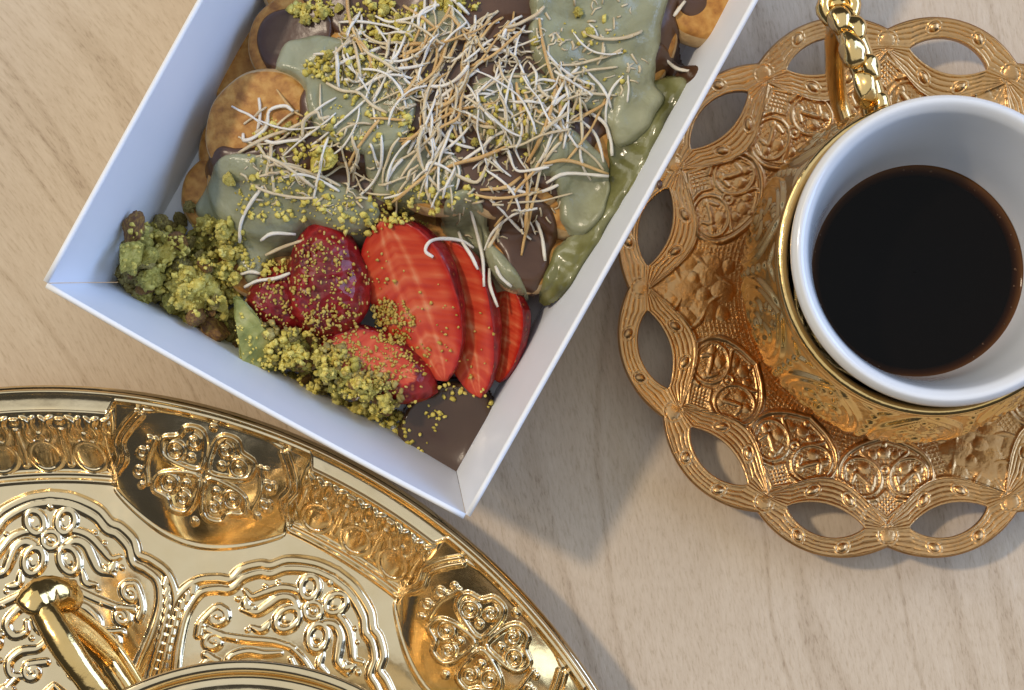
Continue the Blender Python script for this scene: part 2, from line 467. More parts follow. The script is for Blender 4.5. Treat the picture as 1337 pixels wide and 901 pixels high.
PX = 58.4
def sheet_normals(zf, r, ph, sgn, e=0.010):
    """normals of z(r, phi) on a polar sheet; x = sgn*r*sin, y = +-r*cos handled by caller"""
    dr = (zf(r + e, ph) - zf(r - e, ph)) / (2 * e)
    da = (zf(r, ph + e / r) - zf(r, ph - e / r)) / (2 * e)
    return dr, da

# ------------------------------------------------------------------ gold tray
TRAY_C = np.array([-10.13, -10.63]); TRAY_N = 11; TRAY_P = 2 * math.pi / TRAY_N; TRAY_A0 = R(-1.2)
LOBE_HALF = R(9.5)

def tray_reliefs():
    f = Relief(-250, 250, 360, 860)            # centred on a band: floor cartouche + band
    h = 0.066; f.fat = 1.85
    # double ogee outline of the floor cartouche
    o = [(0, 688), (30, 684), (62, 671), (78, 655), (92, 650), (108, 636), (114, 618), (130, 613), (150, 603), (160, 586), (163, 565), (158, 530), (150, 495), (139, 453), (122, 405), (104, 360)]
    i = [(0, 678), (28, 674), (58, 660), (72, 645), (86, 640), (101, 625), (107, 606), (122, 600), (137, 591), (142, 575), (140, 552), (128, 515), (113, 480), (95, 440), (78, 400), (62, 365)]
    f.stroke(o, 4.6, h * 1.1, mirror=True); f.stroke(i, 4.2, h, mirror=True)
    rope = spline([(150, 590), (151, 560), (144, 525), (134, 490), (122, 450), (106, 405), (92, 365)], 12)
    d = np.r_[0, np.cumsum(np.linalg.norm(np.diff(rope, axis=0), axis=1))]
    for t in np.arange(0, d[-1], 12.0):
        x, y = np.interp(t, d, rope[:, 0]), np.interp(t, d, rope[:, 1])
        f.stroke([(x - 1.5, y - 5), (x + 2.0, y + 4)], 4.0, h * 1.1, mirror=True, n=3)
    # four-petal flower
    for (x, y, rx, ry, rot) in ((-20, 653, 11, 15, 0.35), (20, 653, 11, 15, -0.35), (-23, 603, 12, 17, -0.3), (23, 603, 12, 17, 0.3)):
        f.ring(x, y, rx, ry, 3.6, h * 1.05, rot=rot)
        f.dot(x, y, 9, h * 0.55, pw=1.0)
    f.ring(0, 629, 11, 11, 3.2, h); f.dot(0, 629, 6, h * 1.3); f.dot(0, 672, 5, h * 1.1)
    # leaf sprays and curls
    f.stroke([(16, 640), (34, 641), (52, 634), (66, 620), (78, 608), (90, 612)], 4.2, h, taper=0.5, mirror=True)
    f.stroke([(14, 618), (32, 628), (46, 622), (54, 606), (62, 592), (80, 588)], 4.6, h, taper=0.5, mirror=True)
    f.stroke([(84, 603), (76, 592), (70, 597)], 4.0, h, taper=0.6, mirror=True)
    f.dot(92, 598, 4, h, True); f.dot(58, 640, 3.4, h, True); f.dot(70, 628, 3.2, h * .9, True)
    f.stroke([(-4, 574), (22, 568), (50, 556), (76, 548), (104, 543)], 3.6, h * .9, taper=0.3, mirror=True)
    f.curl(103, 566, 13, 1.2, 2.2, 3.8, h, tail=[(117, 553), (112, 536)], mirror=True, cw=-1)
    f.curl(90, 534, 12, 1.3, 0.2, 3.8, h, tail=[(106, 546)], mirror=True)
    f.dot(114, 549, 4, h, True); f.dot(60, 566, 3.5, h * .9, True)
    f.stroke([(40, 590), (44, 574), (58, 572)], 3.4, h * .8, taper=.5, mirror=True)
    # lower arabesque
    f.stroke([(8, 560), (26, 548), (46, 540), (60, 524), (52, 508), (36, 510), (34, 524)], 4.0, h, taper=0.4, mirror=True)
    f.ring(14, 522, 9, 14, 3.2, h, rot=-.4, mirror=True)
    f.curl(76, 502, 11, 1.2, 1.0, 3.6, h, tail=[(90, 515)], mirror=True)
    f.stroke([(6, 500), (20, 488), (42, 486), (58, 474), (56, 458), (42, 454)], 4.0, h, taper=.4, mirror=True)
    f.dot(28, 502, 4, h, True); f.dot(70, 478, 4, h, True); f.dot(64, 548, 3.4, h, True)
    f.curl(28, 458, 11, 1.2, 0, 3.6, h, tail=[(10, 470)], mirror=True)
    f.curl(62, 432, 11, 1.2, 1.2, 3.6, h, tail=[(50, 452)], mirror=True, cw=-1)
    f.stroke([(0, 440), (16, 425), (36, 420), (44, 402)], 3.8, h, taper=.4, mirror=True)
    f.stroke([(0, 395), (30, 392), (60, 380)], 4, h, mirror=True)
    # band: tulips between wavy brackets
    hb = 0.105; f.fat = 1.2
    for cx in (-58, 0, 58):
        f.stamp(cx, 738, 20, hb * 1.3, 0.7)
        f.ring(cx, 738, 20, 17, 3.4, hb * 0.9)
        f.dot(cx, 760, 7, hb * 1.1)
        for q in (-1, 1):
            f.stroke([(cx + q * 10, 752), (cx + q * 17, 764), (cx + q * 13, 776), (cx + q * 20, 788)], 4.4, hb, taper=.4)
            f.stroke([(cx + q * 4, 766), (cx + q * 8, 776), (cx + q * 4, 786)], 3.6, hb * .9, taper=.4)
            f.stroke([(cx + q * 28, 728), (cx + q * 27, 748), (cx + q * 30, 768)], 3.6, hb * .9)
            f.dot(cx + q * 27, 780, 4.5, hb)
    for k in range(2):
        f.stroke([(80 + 9 * k, 724), (88 + 9 * k, 738), (98 + 8 * k, 750), (92 + 8 * k, 764), (84 + 9 * k, 776), (96 + 9 * k, 792)], 3.6, hb * 1.1, mirror=True)
    f.dot(74, 770, 5, hb, True)
    g = Relief(-150, 150, 600, 860); g.fat = 1.3            # centred on a lobe
    cy = 738
    for sx in (-1, 1):
        for sy in (-1, 1):
            X, Y = sx * 31, cy + sy * 27
            pts = [(sx * 6, cy + sy * 5), (sx * 34, cy + sy * 5), (sx * 57, cy + sy * 14), (sx * 60, cy + sy * 33), (sx * 42, cy + sy * 40), (sx * 33, cy + sy * 53), (sx * 14, cy + sy * 53), (sx * 5, cy + sy * 36)]
            g.stroke(pts, 3.4, hb * 0.85, closed=True, n=5)
            g.ring(sx * 42, cy + sy * 21, 11, 11, 3.0, hb * .8); g.dot(sx * 42, cy + sy * 21, 6.5, hb)
            g.curl(sx * 21, cy + sy * 37, 10, 1.1, 1.0, 3.0, hb * .8)
            g.dot(sx * 20, cy + sy * 17, 6, hb * .8)
            g.dot(sx * 78, cy + sy * 30, 5, hb * .7); g.curl(sx * 84, cy + sy * 12, 8, 1.1, 0, 3, hb * .7)
    for q in (-1, 1):
        g.dot(0, cy + q * 62, 6, hb * .8)
        g.stroke([(q * 70, cy - 26), (q * 76, cy), (q * 70, cy + 30)], 3.2, hb * .7)
        g.stroke([(q * 92, cy + 58), (q * 104, cy + 40), (q * 112, cy + 20), (q * 104, cy), (q * 112, cy - 18)], 3.6, hb * 1.0)
        g.stroke([(q * 100, cy + 62), (q * 113, cy + 42), (q * 121, cy + 20), (q * 113, cy), (q * 120, cy - 18)], 3.6, hb * 1.0)
    g.stroke([(-90, cy + 66), (-50, cy + 74), (0, cy + 76), (50, cy + 74), (90, cy + 66)], 3.4, hb * .8)
    return f, g

def build_tray():
    fr, gr = tray_reliefs()
    base = empty('serving_tray', (TRAY_C[0], TRAY_C[1], 0.0))
    tag(base, 'large round polished gold tray with embossed scrollwork and scalloped lobed border', 'tray')
    def sm(t): t = np.clip(t, 0, 1); return t * t * (3 - 2 * t)
    def split(ph):
        k = np.round((ph - TRAY_A0) / TRAY_P)
        pb = ph - TRAY_A0 - k * TRAY_P                       # angle from nearest band centre
        pl = np.abs(pb) - TRAY_P / 2                         # <0 towards the band, 0 = lobe centre
        return k, pb, pl * np.sign(np.where(pb == 0, 1, pb))
    def rb(pl):
        return np.where(np.abs(pl) < LOBE_HALF, 12.02 - 0.95 * np.cos(np.clip(pl / LOBE_HALF, -1, 1) * math.pi / 2) ** 0.8, 12.02)
    def zf(r, ph):
        k, pb, pl = split(ph)
        b = rb(pl)
        lobe = np.abs(pl) < LOBE_HALF
        zb_ = 0.34
        t = (r - b) / (13.82 - b)
        zl = zb_ + 1.22 * np.clip(t, 0, 1) ** 0.85
        t2 = (r - 12.30) / (13.52 - 12.30)
        zb = zb_ + 1.22 * sm(t2) ** 0.9
        # blend lobe and band across a narrow shoulder
        w = sm((LOBE_HALF - np.abs(pl)) / R(0.9) + 0.5)
        z = w * zl + (1 - w) * zb
        rl = 13.50 + 0.30 * w
        fl = sm((r - rl) / 0.06)
        lip = 1.56 + 0.16 * np.clip((r - 13.52) / 0.5, 0, 1)
        z = z * (1 - fl) + lip * fl
        # beaded line round the floor, lip edges
        edge = np.where(lobe, b - 0.02, 12.1)
        z = z + 0.05 * np.exp(-((r - edge) / 0.045) ** 2) + np.where(lobe, 0, 0.04 * np.exp(-((r - 12.26) / 0.04) ** 2))
        z = z + 0.05 * np.exp(-((r - rl - .05) / 0.05) ** 2) + 0.06 * np.exp(-((r - 13.97) / 0.07) ** 2) - 0.12 * sm((r - 13.99) / 0.1)
        X = pb * r * PX; Y = r * PX
        z = z + np.where(lobe & (r > b), gr(pl * r * PX, Y), fr(X, Y)) * (1 - sm((r - rl + .12) / 0.12))
        # faint waviness of pressed sheet
        z = z + 0.006 * np.sin(7 * ph + r * 1.7) * np.sin(r * 2.3 - 3 * ph) * (r < 12)
        return z
    fine = np.arange(R(-26), R(74), R(0.1)); coarse = np.arange(R(74), R(334), R(1.0))
    PH = np.r_[fine, coarse]; nj = len(PH)
    RR = np.r_[np.linspace(6.4, 13.45, 320), np.linspace(13.47, 14.08, 32)]; ni = len(RR)
    r, ph = np.meshgrid(RR, PH, indexing='ij')
    z = zf(r, ph)
    dr, da = sheet_normals(zf, r, ph, 1)
    s, c = np.sin(ph), np.cos(ph)
    V = np.stack([r * s, r * c, z], -1).reshape(-1, 3)
    # radial dir (s,c), tangential dir (c,-s)
    n = np.stack([-(dr * s + da * c), -(dr * c - da * s), np.ones_like(z)], -1)
    n /= np.linalg.norm(n, axis=-1, keepdims=True); Nn = n.reshape(-1, 3)
    i, j = np.meshgrid(np.arange(ni - 1), np.arange(nj), indexing='ij'); j2 = (j + 1) % nj
    F = np.stack([i * nj + j, (i + 1) * nj + j, (i + 1) * nj + j2, i * nj + j2], -1)[..., ::-1].reshape(-1, 4)
    rc = (r[:-1] + r[1:]) / 2; pc = ph[:-1] + 0.0005
    k, pb, pl = split(pc); b = rb(pl)
    lobe = np.abs(pl) < LOBE_HALF
    idx = np.zeros(rc.shape, int)                                    # 0 floor
    kb = np.mod(k, TRAY_N).astype(int)
    kl = np.mod(np.floor((pc - TRAY_A0) / TRAY_P), TRAY_N).astype(int)
    idx[(~lobe) & (rc > 12.0)] = (100 + kb)[(~lobe) & (rc > 12.0)]
    idx[lobe & (rc > b)] = (200 + kl)[lobe & (rc > b)]
    X, Y = np.abs(pb * rc * PX), rc * PX
    car = np.array([(0, 691), (62, 675), (95, 655), (114, 640), (118, 620), (152, 607), (167, 567), (154, 495), (143, 453), (108, 358), (0, 358)], float)
    med = inside(np.vstack([car, np.stack([-car[::-1, 0], car[::-1, 1]], -1)]), X, Y) & (idx == 0)
    idx[med] = (300 + kb)[med]
    idx[rc > np.where(lobe, 13.8, 13.5)] = 1
    idx = idx.ravel()
    for pid in np.unique(idx):
        f = F[idx == pid]; u, inv = np.unique(f, return_inverse=True)
        nm = {0: 'floor_plate', 1: 'edge_lip'}.get(pid) or ('band_panel', 'lobe_panel', 'floor_medallion')[pid // 100 - 1]
        o = mobj(nm, V[u], inv.reshape(-1, 4), GOLD_TRAY, base, normals=Nn[u])
    # plain middle of the floor and the turned-down edge
    Vc, Fc = lathe([(0.01, 0.30), (3.0, 0.31), (5.0, 0.33), (5.2, 0.40), (5.4, 0.34), (6.42, 0.335)], 96)
    mobj('centre_plate', Vc, Fc, GOLD_TRAY, base)
    Vs, Fs = lathe([(14.06, 1.66), (14.12, 1.62), (14.13, 1.50), (14.05, 1.42), (13.6, 1.38), (12.3, 0.16), (10.9, 0.12), (10.8, 0.0), (10.6, 0.0), (10.5, 0.12), (0.02, 0.14)], 256)
    mobj('underside', Vs, Fs, GOLD_TRAY, base)
build_tray()

# ------------------------------------------------------------------ saucer
SAU_C = np.array([8.20, 5.68])
def saucer_reliefs():
    h = 0.027
    c = Relief(-100, 100, 120, 330, 0.5)
    # arch outline, pointed to the middle
    arch = [(0, 193), (-26, 203), (-48, 219), (-60, 238), (-60, 256), (-48, 270), (-30, 278), (-14, 276)]
    c.stroke(arch, 4.2, h * 2.0, mirror=True); c.stroke([(x * 0.86, 236 + (y - 236) * 0.86) for x, y in arch[:5]], 2.2, h * .7, mirror=True)
    for q in (-1, 1):
        c.ring(q * 30, 248, 25, 25, 2.8, h * 1.1)
        c.stroke([(q * 44, 256), (q * 38, 244), (q * 28, 250), (q * 18, 258), (q * 14, 246)], 4.4, h * 1.2, taper=.5)
        c.dot(q * 44, 240, 6, h * 1.1); c.dot(q * 26, 236, 8, h * .9, pw=1); c.dot(q * 20, 262, 5, h)
        c.stroke([(q * 5, 236), (q * 16, 226), (q * 30, 216), (q * 28, 208)], 3.4, h * 1.1, taper=.3)
        for t in range(5): c.stroke([(q * (38 + 2.5 * t), 224 + 4 * t), (q * (43 + 2.5 * t), 221 + 4 * t)], 1.6, h * .7)
        # spandrel triangle
        c.stroke([(q * 72, 262), (q * 58, 282), (q * 82, 284), (q * 72, 262)], 3.0, h * 1.1, n=4)
        c.dot(q * 72, 276, 5, h)
    c.ring(0, 238, 7, 7, 2.4, h); c.dot(0, 238, 4, h * 1.3)
    c.dot(0, 214, 8, h * 1.1); c.dot(-15, 218, 6, h * .9); c.dot(15, 218, 6, h * .9); c.dot(0, 203, 4, h)
    # chequered diamond
    dm = [(0, 264), (20, 283), (0, 300), (-20, 283)]
    for a, b in zip(dm, dm[1:] + dm[:1]): c.stroke([a, b], 2.4, h * 1.1)
    for a in range(5):
        for b in range(5):
            x = (a - b) * 3.6; y = 282 + (a + b - 4) * 3.4
            c.dot(x, y, 2.4, h * .8)
    b = Relief(-100, 100, 120, 330, 0.5)
    for (x, y, r_, hh) in ((0, 262, 24, 1.5), (-22, 238, 20, 1.3), (24, 232, 21, 1.4), (0, 212, 17, 1.2), (-40, 262, 14, 1.0), (40, 260, 15, 1.1), (-8, 240, 12, 1.7), (14, 252, 10, 1.8), (-30, 216, 11, 1.0), (30, 208, 10, 1.0), (-14, 280, 12, 1.1), (18, 282, 11, 1.0)):
        b.stamp(x, y, r_, h * hh, 0.8)
    b.stroke([(-58, 270), (-40, 246), (-16, 230), (-4, 205)], 4.5, h * 1.4, taper=.5)
    b.stroke([(56, 272), (36, 244), (22, 226), (6, 200)], 4.5, h * 1.4, taper=.5)
    b.stroke([(-34, 284), (-10, 268), (12, 270), (36, 286)], 4, h * 1.3, taper=.4)
    return c, b

def build_saucer():
    cr, br = saucer_reliefs()
    base = empty('saucer', (SAU_C[0], SAU_C[1], 0.0))
    tag(base, 'antique gold saucer with pierced interlaced scalloped rim under the coffee cup', 'saucer')
    HW = R(9.6); P12 = R(30)
    SC = 1 / 59.3
    def hole_phi(ph): return np.mod(ph, P12) - P12 / 2      # holes lie halfway between the panels
    def r_out(q): return (338 + 22 * (1 - (q / R(15)) ** 2)) * SC
    def r_in(q): return (311 - 53 * (1 - np.abs(q / R(15)) ** 2.0)) * SC
    def lens(q): return np.clip(1 - (q / HW) ** 2, 0, 1)
    def h_out(q): return (314 + 21 * lens(q) ** 0.85) * SC
    def h_in(q): return (314 - 22 * lens(q) ** 0.85) * SC
    def sm(t): t = np.clip(t, 0, 1); return t * t * (3 - 2 * t)
    def zf(r, ph):
        q = hole_phi(ph); k = np.round(ph / P12); pp = ph - k * P12
        z = 0.36 + 0.68 * np.clip((r - 2.5) / 3.5, 0, 1) ** 1.15 + 0.10 * sm((r - 2.45) / 0.12)
        ro, ri, ho, hi = r_out(q), r_in(q), h_out(q), h_in(q)
        inner = r < ri
        tb = np.where(r > 314 * SC, (r - ho) / np.maximum(ro - ho, 1e-3), (hi - r) / np.maximum(hi - ri, 1e-3))
        # band: rolled borders and fine reeded lines
        band = 0.015 * np.abs(np.cos(tb * math.pi * 5.0)) ** 0.6 * sm((0.9 - np.abs(tb - .5) * 2) * 6)
        border = 0.026 * (np.exp(-((tb - 0.06) / 0.09) ** 2) + np.exp(-((tb - 0.95) / 0.09) ** 2))
        # beads, two on each band of a loop
        bead = 0
        for qa in (R(-5.0), R(5.0)):
            for rr_ in ((ho + ro) / 2, (hi + ri) / 2):
                d2 = ((q - qa) * r) ** 2 + (r - rr_) ** 2
                bead = np.maximum(bead, 0.055 * np.clip(1 - d2 / 0.105 ** 2, 0, 1) ** 0.6)
                bead = np.maximum(bead, 0.020 * np.exp(-((np.sqrt(d2) - 0.15) / 0.03) ** 2))
        # rosette where two loops cross
        qn = np.abs(q) - R(15)
        d = np.sqrt((qn * r) ** 2 + (r - 322 * SC) ** 2)
        bead = np.maximum(bead, 0.035 * np.clip(1 - (d / 0.17) ** 2, 0, 1) ** .5 + 0.02 * np.exp(-((d - 0.22) / 0.03) ** 2))
        zb = np.maximum(np.maximum(band, border), bead)
        # crossing: neighbouring loop laid over (a slanting ridge either side)
        X = pp * r * PX; Y = r / SC
        bq = np.mod(k, 4) == 3
        hatch = 0.0045 * (np.maximum(np.cos(X * 1.15), np.cos(Y * 1.15)) > 0.55)
        rel = np.where(bq, br(X, Y), cr(X, Y))
        zi = np.maximum(rel, hatch * (rel < 0.008))
        zi = zi + 0.028 * np.exp(-((r - ri + 0.01) / 0.05) ** 2)
        z = z + np.where(inner, zi * sm((r - 2.9) / 0.2), zb)
        # rolled edges
        z = z - 0.05 * sm((r - ro + 0.05) / 0.05)
        return z
    nj = 1440
    PH = np.arange(nj) * 2 * math.pi / nj + R(0.125)
    q = hole_phi(PH)
    A = np.linspace(0, 1, 120)[:, None] * (r_in(q) - 2.2) + 2.2
    B = np.linspace(0, 1, 48)[1:, None] * (h_in(q) - r_in(q)) + r_in(q)
    Cc = np.linspace(0, 1, 40)[:, None] * (r_out(q) - h_out(q)) + h_out(q)
    r = np.vstack([A, B, Cc]); ph = np.broadcast_to(PH, r.shape)
    ni = len(r); gap = len(A) + len(B) - 1
    z = zf(r, ph)
    dr, da = sheet_normals(zf, r, ph, 1, 0.008)
    s, c = np.sin(ph), np.cos(ph)
    V = np.stack([-r * s, -r * c, z], -1).reshape(-1, 3)
    n = np.stack([(dr * s + da * c), (dr * c - da * s), np.ones_like(z)], -1)
    n /= np.linalg.norm(n, axis=-1, keepdims=True); Nn = n.reshape(-1, 3)
    i, j = np.meshgrid(np.arange(ni - 1), np.arange(nj), indexing='ij'); j2 = (j + 1) % nj
    F = np.stack([i * nj + j, (i + 1) * nj + j, (i + 1) * nj + j2, i * nj + j2], -1)[..., ::-1].reshape(-1, 4)
    keep = np.ones((ni - 1, nj), bool); keep[gap] = np.abs(q) > HW * 1.02
    pc = PH + math.pi / nj
    kp = np.mod(np.round(pc / P12), 12).astype(int)       # panel index
    kl = np.mod(np.floor(pc / P12), 12).astype(int)       # loop index
    idx = np.zeros((ni - 1, nj), int)
    idx[:] = 100 + kl
    idx[:len(A) - 1] = 200 + kp
    rc = (r[:-1] + r[1:]) / 2
    idx[rc < 3.05] = 0
    idx = np.where(keep, idx, -1).ravel()
    for pid in np.unique(idx):
        if pid < 0: continue
        f = F[idx == pid]; u, inv = np.unique(f, return_inverse=True)
        nm = 'well' if pid == 0 else ('pierced_loop' if pid < 200 else ('bouquet_panel' if (pid - 200) % 4 == 3 else 'medallion_panel'))
        mobj(nm, V[u], inv.reshape(-1, 4), GOLD_SAUCER, base, normals=Nn[u])
    # thickness of the sheet: outer edge and the edges of the holes
    def skirt(rad, phs, zz, depth=0.16):
        m = len(phs)
        x, y = -rad * np.sin(phs), -rad * np.cos(phs)
        Vt = np.stack([x, y, zz + 0.004], -1); Vb = np.stack([x, y, zz - depth], -1)
        k = np.arange(m - 1)
        return np.vstack([Vt, Vb]), [(a, a + 1, a + 1 + m, a + m) for a in k]
    PHc = np.r_[PH, PH[0] + 2 * math.pi]
    ro = r_out(hole_phi(PHc))
    parts = [skirt(ro, PHc, zf(ro, PHc))]
    for kk in range(12):
        pp = kk * P12 + P12 / 2 + np.linspace(-HW, HW, 60)
        qq = hole_phi(pp)
        for fn in (h_in, h_out): parts.append(skirt(fn(qq), pp, zf(fn(qq), pp)))
    Vk, Fk = join(parts); mobj('cut_edge', Vk, Fk, GOLD_SAUCER, base)
    Vf, Ff = lathe([(0.02, 0.30), (2.25, 0.30), (2.30, 0.0), (2.55, 0.0), (2.75, 0.34), (4.3, 0.58)], 96)
    mobj('foot', Vf, Ff, GOLD_SAUCER, base)
    Vw, Fw = lathe([(0.02, 0.37), (2.25, 0.36)], 64); mobj('well_floor', Vw, Fw, GOLD_SAUCER, base)
build_saucer()

# ------------------------------------------------------------------ cup holder, cup, coffee
CUP_C = np.array([8.37, 5.74]); CUP_P = np.array([8.46, 5.78]); SZ = 0.37

def handle(base, dirxy, r0, r1, zt, zb, mat, scale=1.0, wide=1.0, orn='upper', thin=1.0):
    """ornate loop handle in the vertical plane along dirxy; local coordinates of `base`"""
    d = np.array([dirxy[0], dirxy[1], 0.0]); d /= np.linalg.norm(d)
    side = np.array([-d[1], d[0], 0.0])
    P = lambda rr, zz, s=0.0: d * rr + side * s + np.array([0, 0, zz])
    L = r1 - r0
    up = spline([P(r0 - .1, zt - .15), P(r0 + .25 * L, zt + .12), P(r0 + .55 * L, zt + .25), P(r0 + .82 * L, zt + .15), P(r1, zt)], 8)
    w = np.interp(np.linspace(0, 1, len(up)), [0, .3, .6, .9, 1], [.26, .22, .25, .22, .18]) * scale * thin
    V, F = tube(up, w, 12, flat=0.75); hd = mobj('handle', V, F, mat, base)
    lo = spline([P(r1 - .05, zt - .1), P(r1 - .1 * L, zt - .25 * (zt - zb)), P(r1 - .22 * L, zt - .55 * (zt - zb)), P(r0 + .45 * L, zb + .12), P(r0 - .15, zb)], 8)
    lr = np.interp(np.linspace(0, 1, len(lo)), [0, .25, .6, 1], [.18, .25, .27, .24]) * scale * wide
    V, F = tube(lo, lr, 12, flat=0.6, up=tuple(side)); mobj('lower_arm', V, F, mat, hd)
    if orn == 'lower':                       # ridged borders of the broad lower strap
        for sg in (-1, 1):
            V, F = tube(lo + side * sg * lr[:, None] * .62 + np.array([0, 0, .16]), .085 * scale, 8); mobj('strap_border', V, F, mat, hd)
    arm = up if orn == 'upper' else lo
    lift = np.array([0, 0, 1.0]) if orn == 'upper' else np.array([0, 0, 1.9])
    tg = np.gradient(arm, axis=0); tg /= np.linalg.norm(tg, axis=1)[:, None]
    for k, (t, sz) in enumerate(((0.12, .19), (0.25, .24), (0.40, .19), (0.54, .26), (0.70, .20), (0.82, .22))):
        q = int(t * (len(arm) - 1)); c = arm[q] + lift * .10 * scale
        if orn == 'lower': sz *= .62
        W = np.sign(ICO3[0]) * np.abs(ICO3[0]) ** .85 * sz * .85 * scale
        W = W + np.outer(ICO3[0] @ tg[q], tg[q]) * .10 * scale
        W = np.array([w_ * (1 + .25 * mnoise.noise(Vector(w_ * 5) + Vector((k * 3.0, 0, 0)))) for w_ in W])
        mobj('leaf', W + c + side * ((.09 if k % 2 else -.09) * scale), ICO3[1], mat, hd)
    e = P(r1 + .02, zt + .05); rg = .26 * scale
    if orn == 'upper':                       # scrolled ring end
        a = np.linspace(0, 2 * math.pi, 20, endpoint=False)
        ring = np.array([e + d * rg * math.cos(t) + side * rg * math.sin(t) for t in np.r_[a, a[0]]])
        V, F = tube(ring, .12 * scale, 10, cap=False)
        V = np.array([e + (v - e) * (1 + .22 * mnoise.noise(Vector(v * 4))) for v in V]); mobj('finial_ring', V, F, mat, hd)
        V, F = ball(e - np.array([0, 0, .04]), .19 * scale, ICO3, (1, 1, .7)); mobj('finial', V, F, mat, hd)
        for sgn in (-1, 1):
            V, F = ball(P(r1 - .15 * L, zt + .02, sgn * .13 * scale), .14 * scale, ICO3); mobj('collar', V, F, mat, hd)
    else:                                    # knuckle where the two straps fold together
        kn = spline([P(r1 - .10, zt + .06, .30), P(r1 + .06, zt + .02, .02), P(r1 - .02, zt - .25, -.32), P(r1 - .30, zt - .75, -.52)], 10)
        kr = np.interp(np.linspace(0, 1, len(kn)), [0, .12, .35, .6, .85, 1], [.10, .30, .36, .31, .33, .2]) * scale
        V, F = tube(kn, kr, 16, flat=.8)
        c = V.mean(0); V = np.array([c + (v - c) * (1 + .14 * mnoise.noise(Vector(v * 3.2)) + .06 * mnoise.noise(Vector(v * 8))) for v in V])
        mobj('knuckle', V, F, mat, hd)

def holder_relief():
    f = Relief(-66, 66, -10, 190, 0.5); h = .055
    f.stroke([(0, 178), (-24, 160), (-46, 132), (-54, 95), (-46, 58), (-24, 28), (0, 8)], 4.5, h * 1.3, mirror=True)
    f.stroke([(0, 164), (-18, 150), (-36, 128), (-43, 95), (-36, 64), (-18, 40), (0, 24)], 2.6, h * .8, mirror=True)
    f.ring(0, 95, 13, 16, 3.2, h); f.dot(0, 95, 8, h * 1.5)
    for q in (-1, 1):
        f.stroke([(q * 4, 118), (q * 18, 124), (q * 26, 112), (q * 20, 100), (q * 27, 90)], 4, h, taper=.4)
        f.stroke([(q * 4, 72), (q * 18, 66), (q * 26, 78), (q * 22, 90)], 4, h, taper=.4)
        f.curl(q * 12, 140, 8, 1.1, 1.0, 3, h); f.curl(q * 12, 48, 8, 1.1, 4.0, 3, h)
        f.stroke([(q * 63, 30), (q * 52, 20), (q * 40, 14)], 4, h); f.stroke([(q * 63, 160), (q * 52, 168), (q * 40, 174)], 4, h)
        for t in range(7): f.dot(q * 63, 40 + 18 * t, 5.5, h * 1.2)
    f.dot(0, 152, 5, h); f.dot(0, 36, 5, h)
    return f

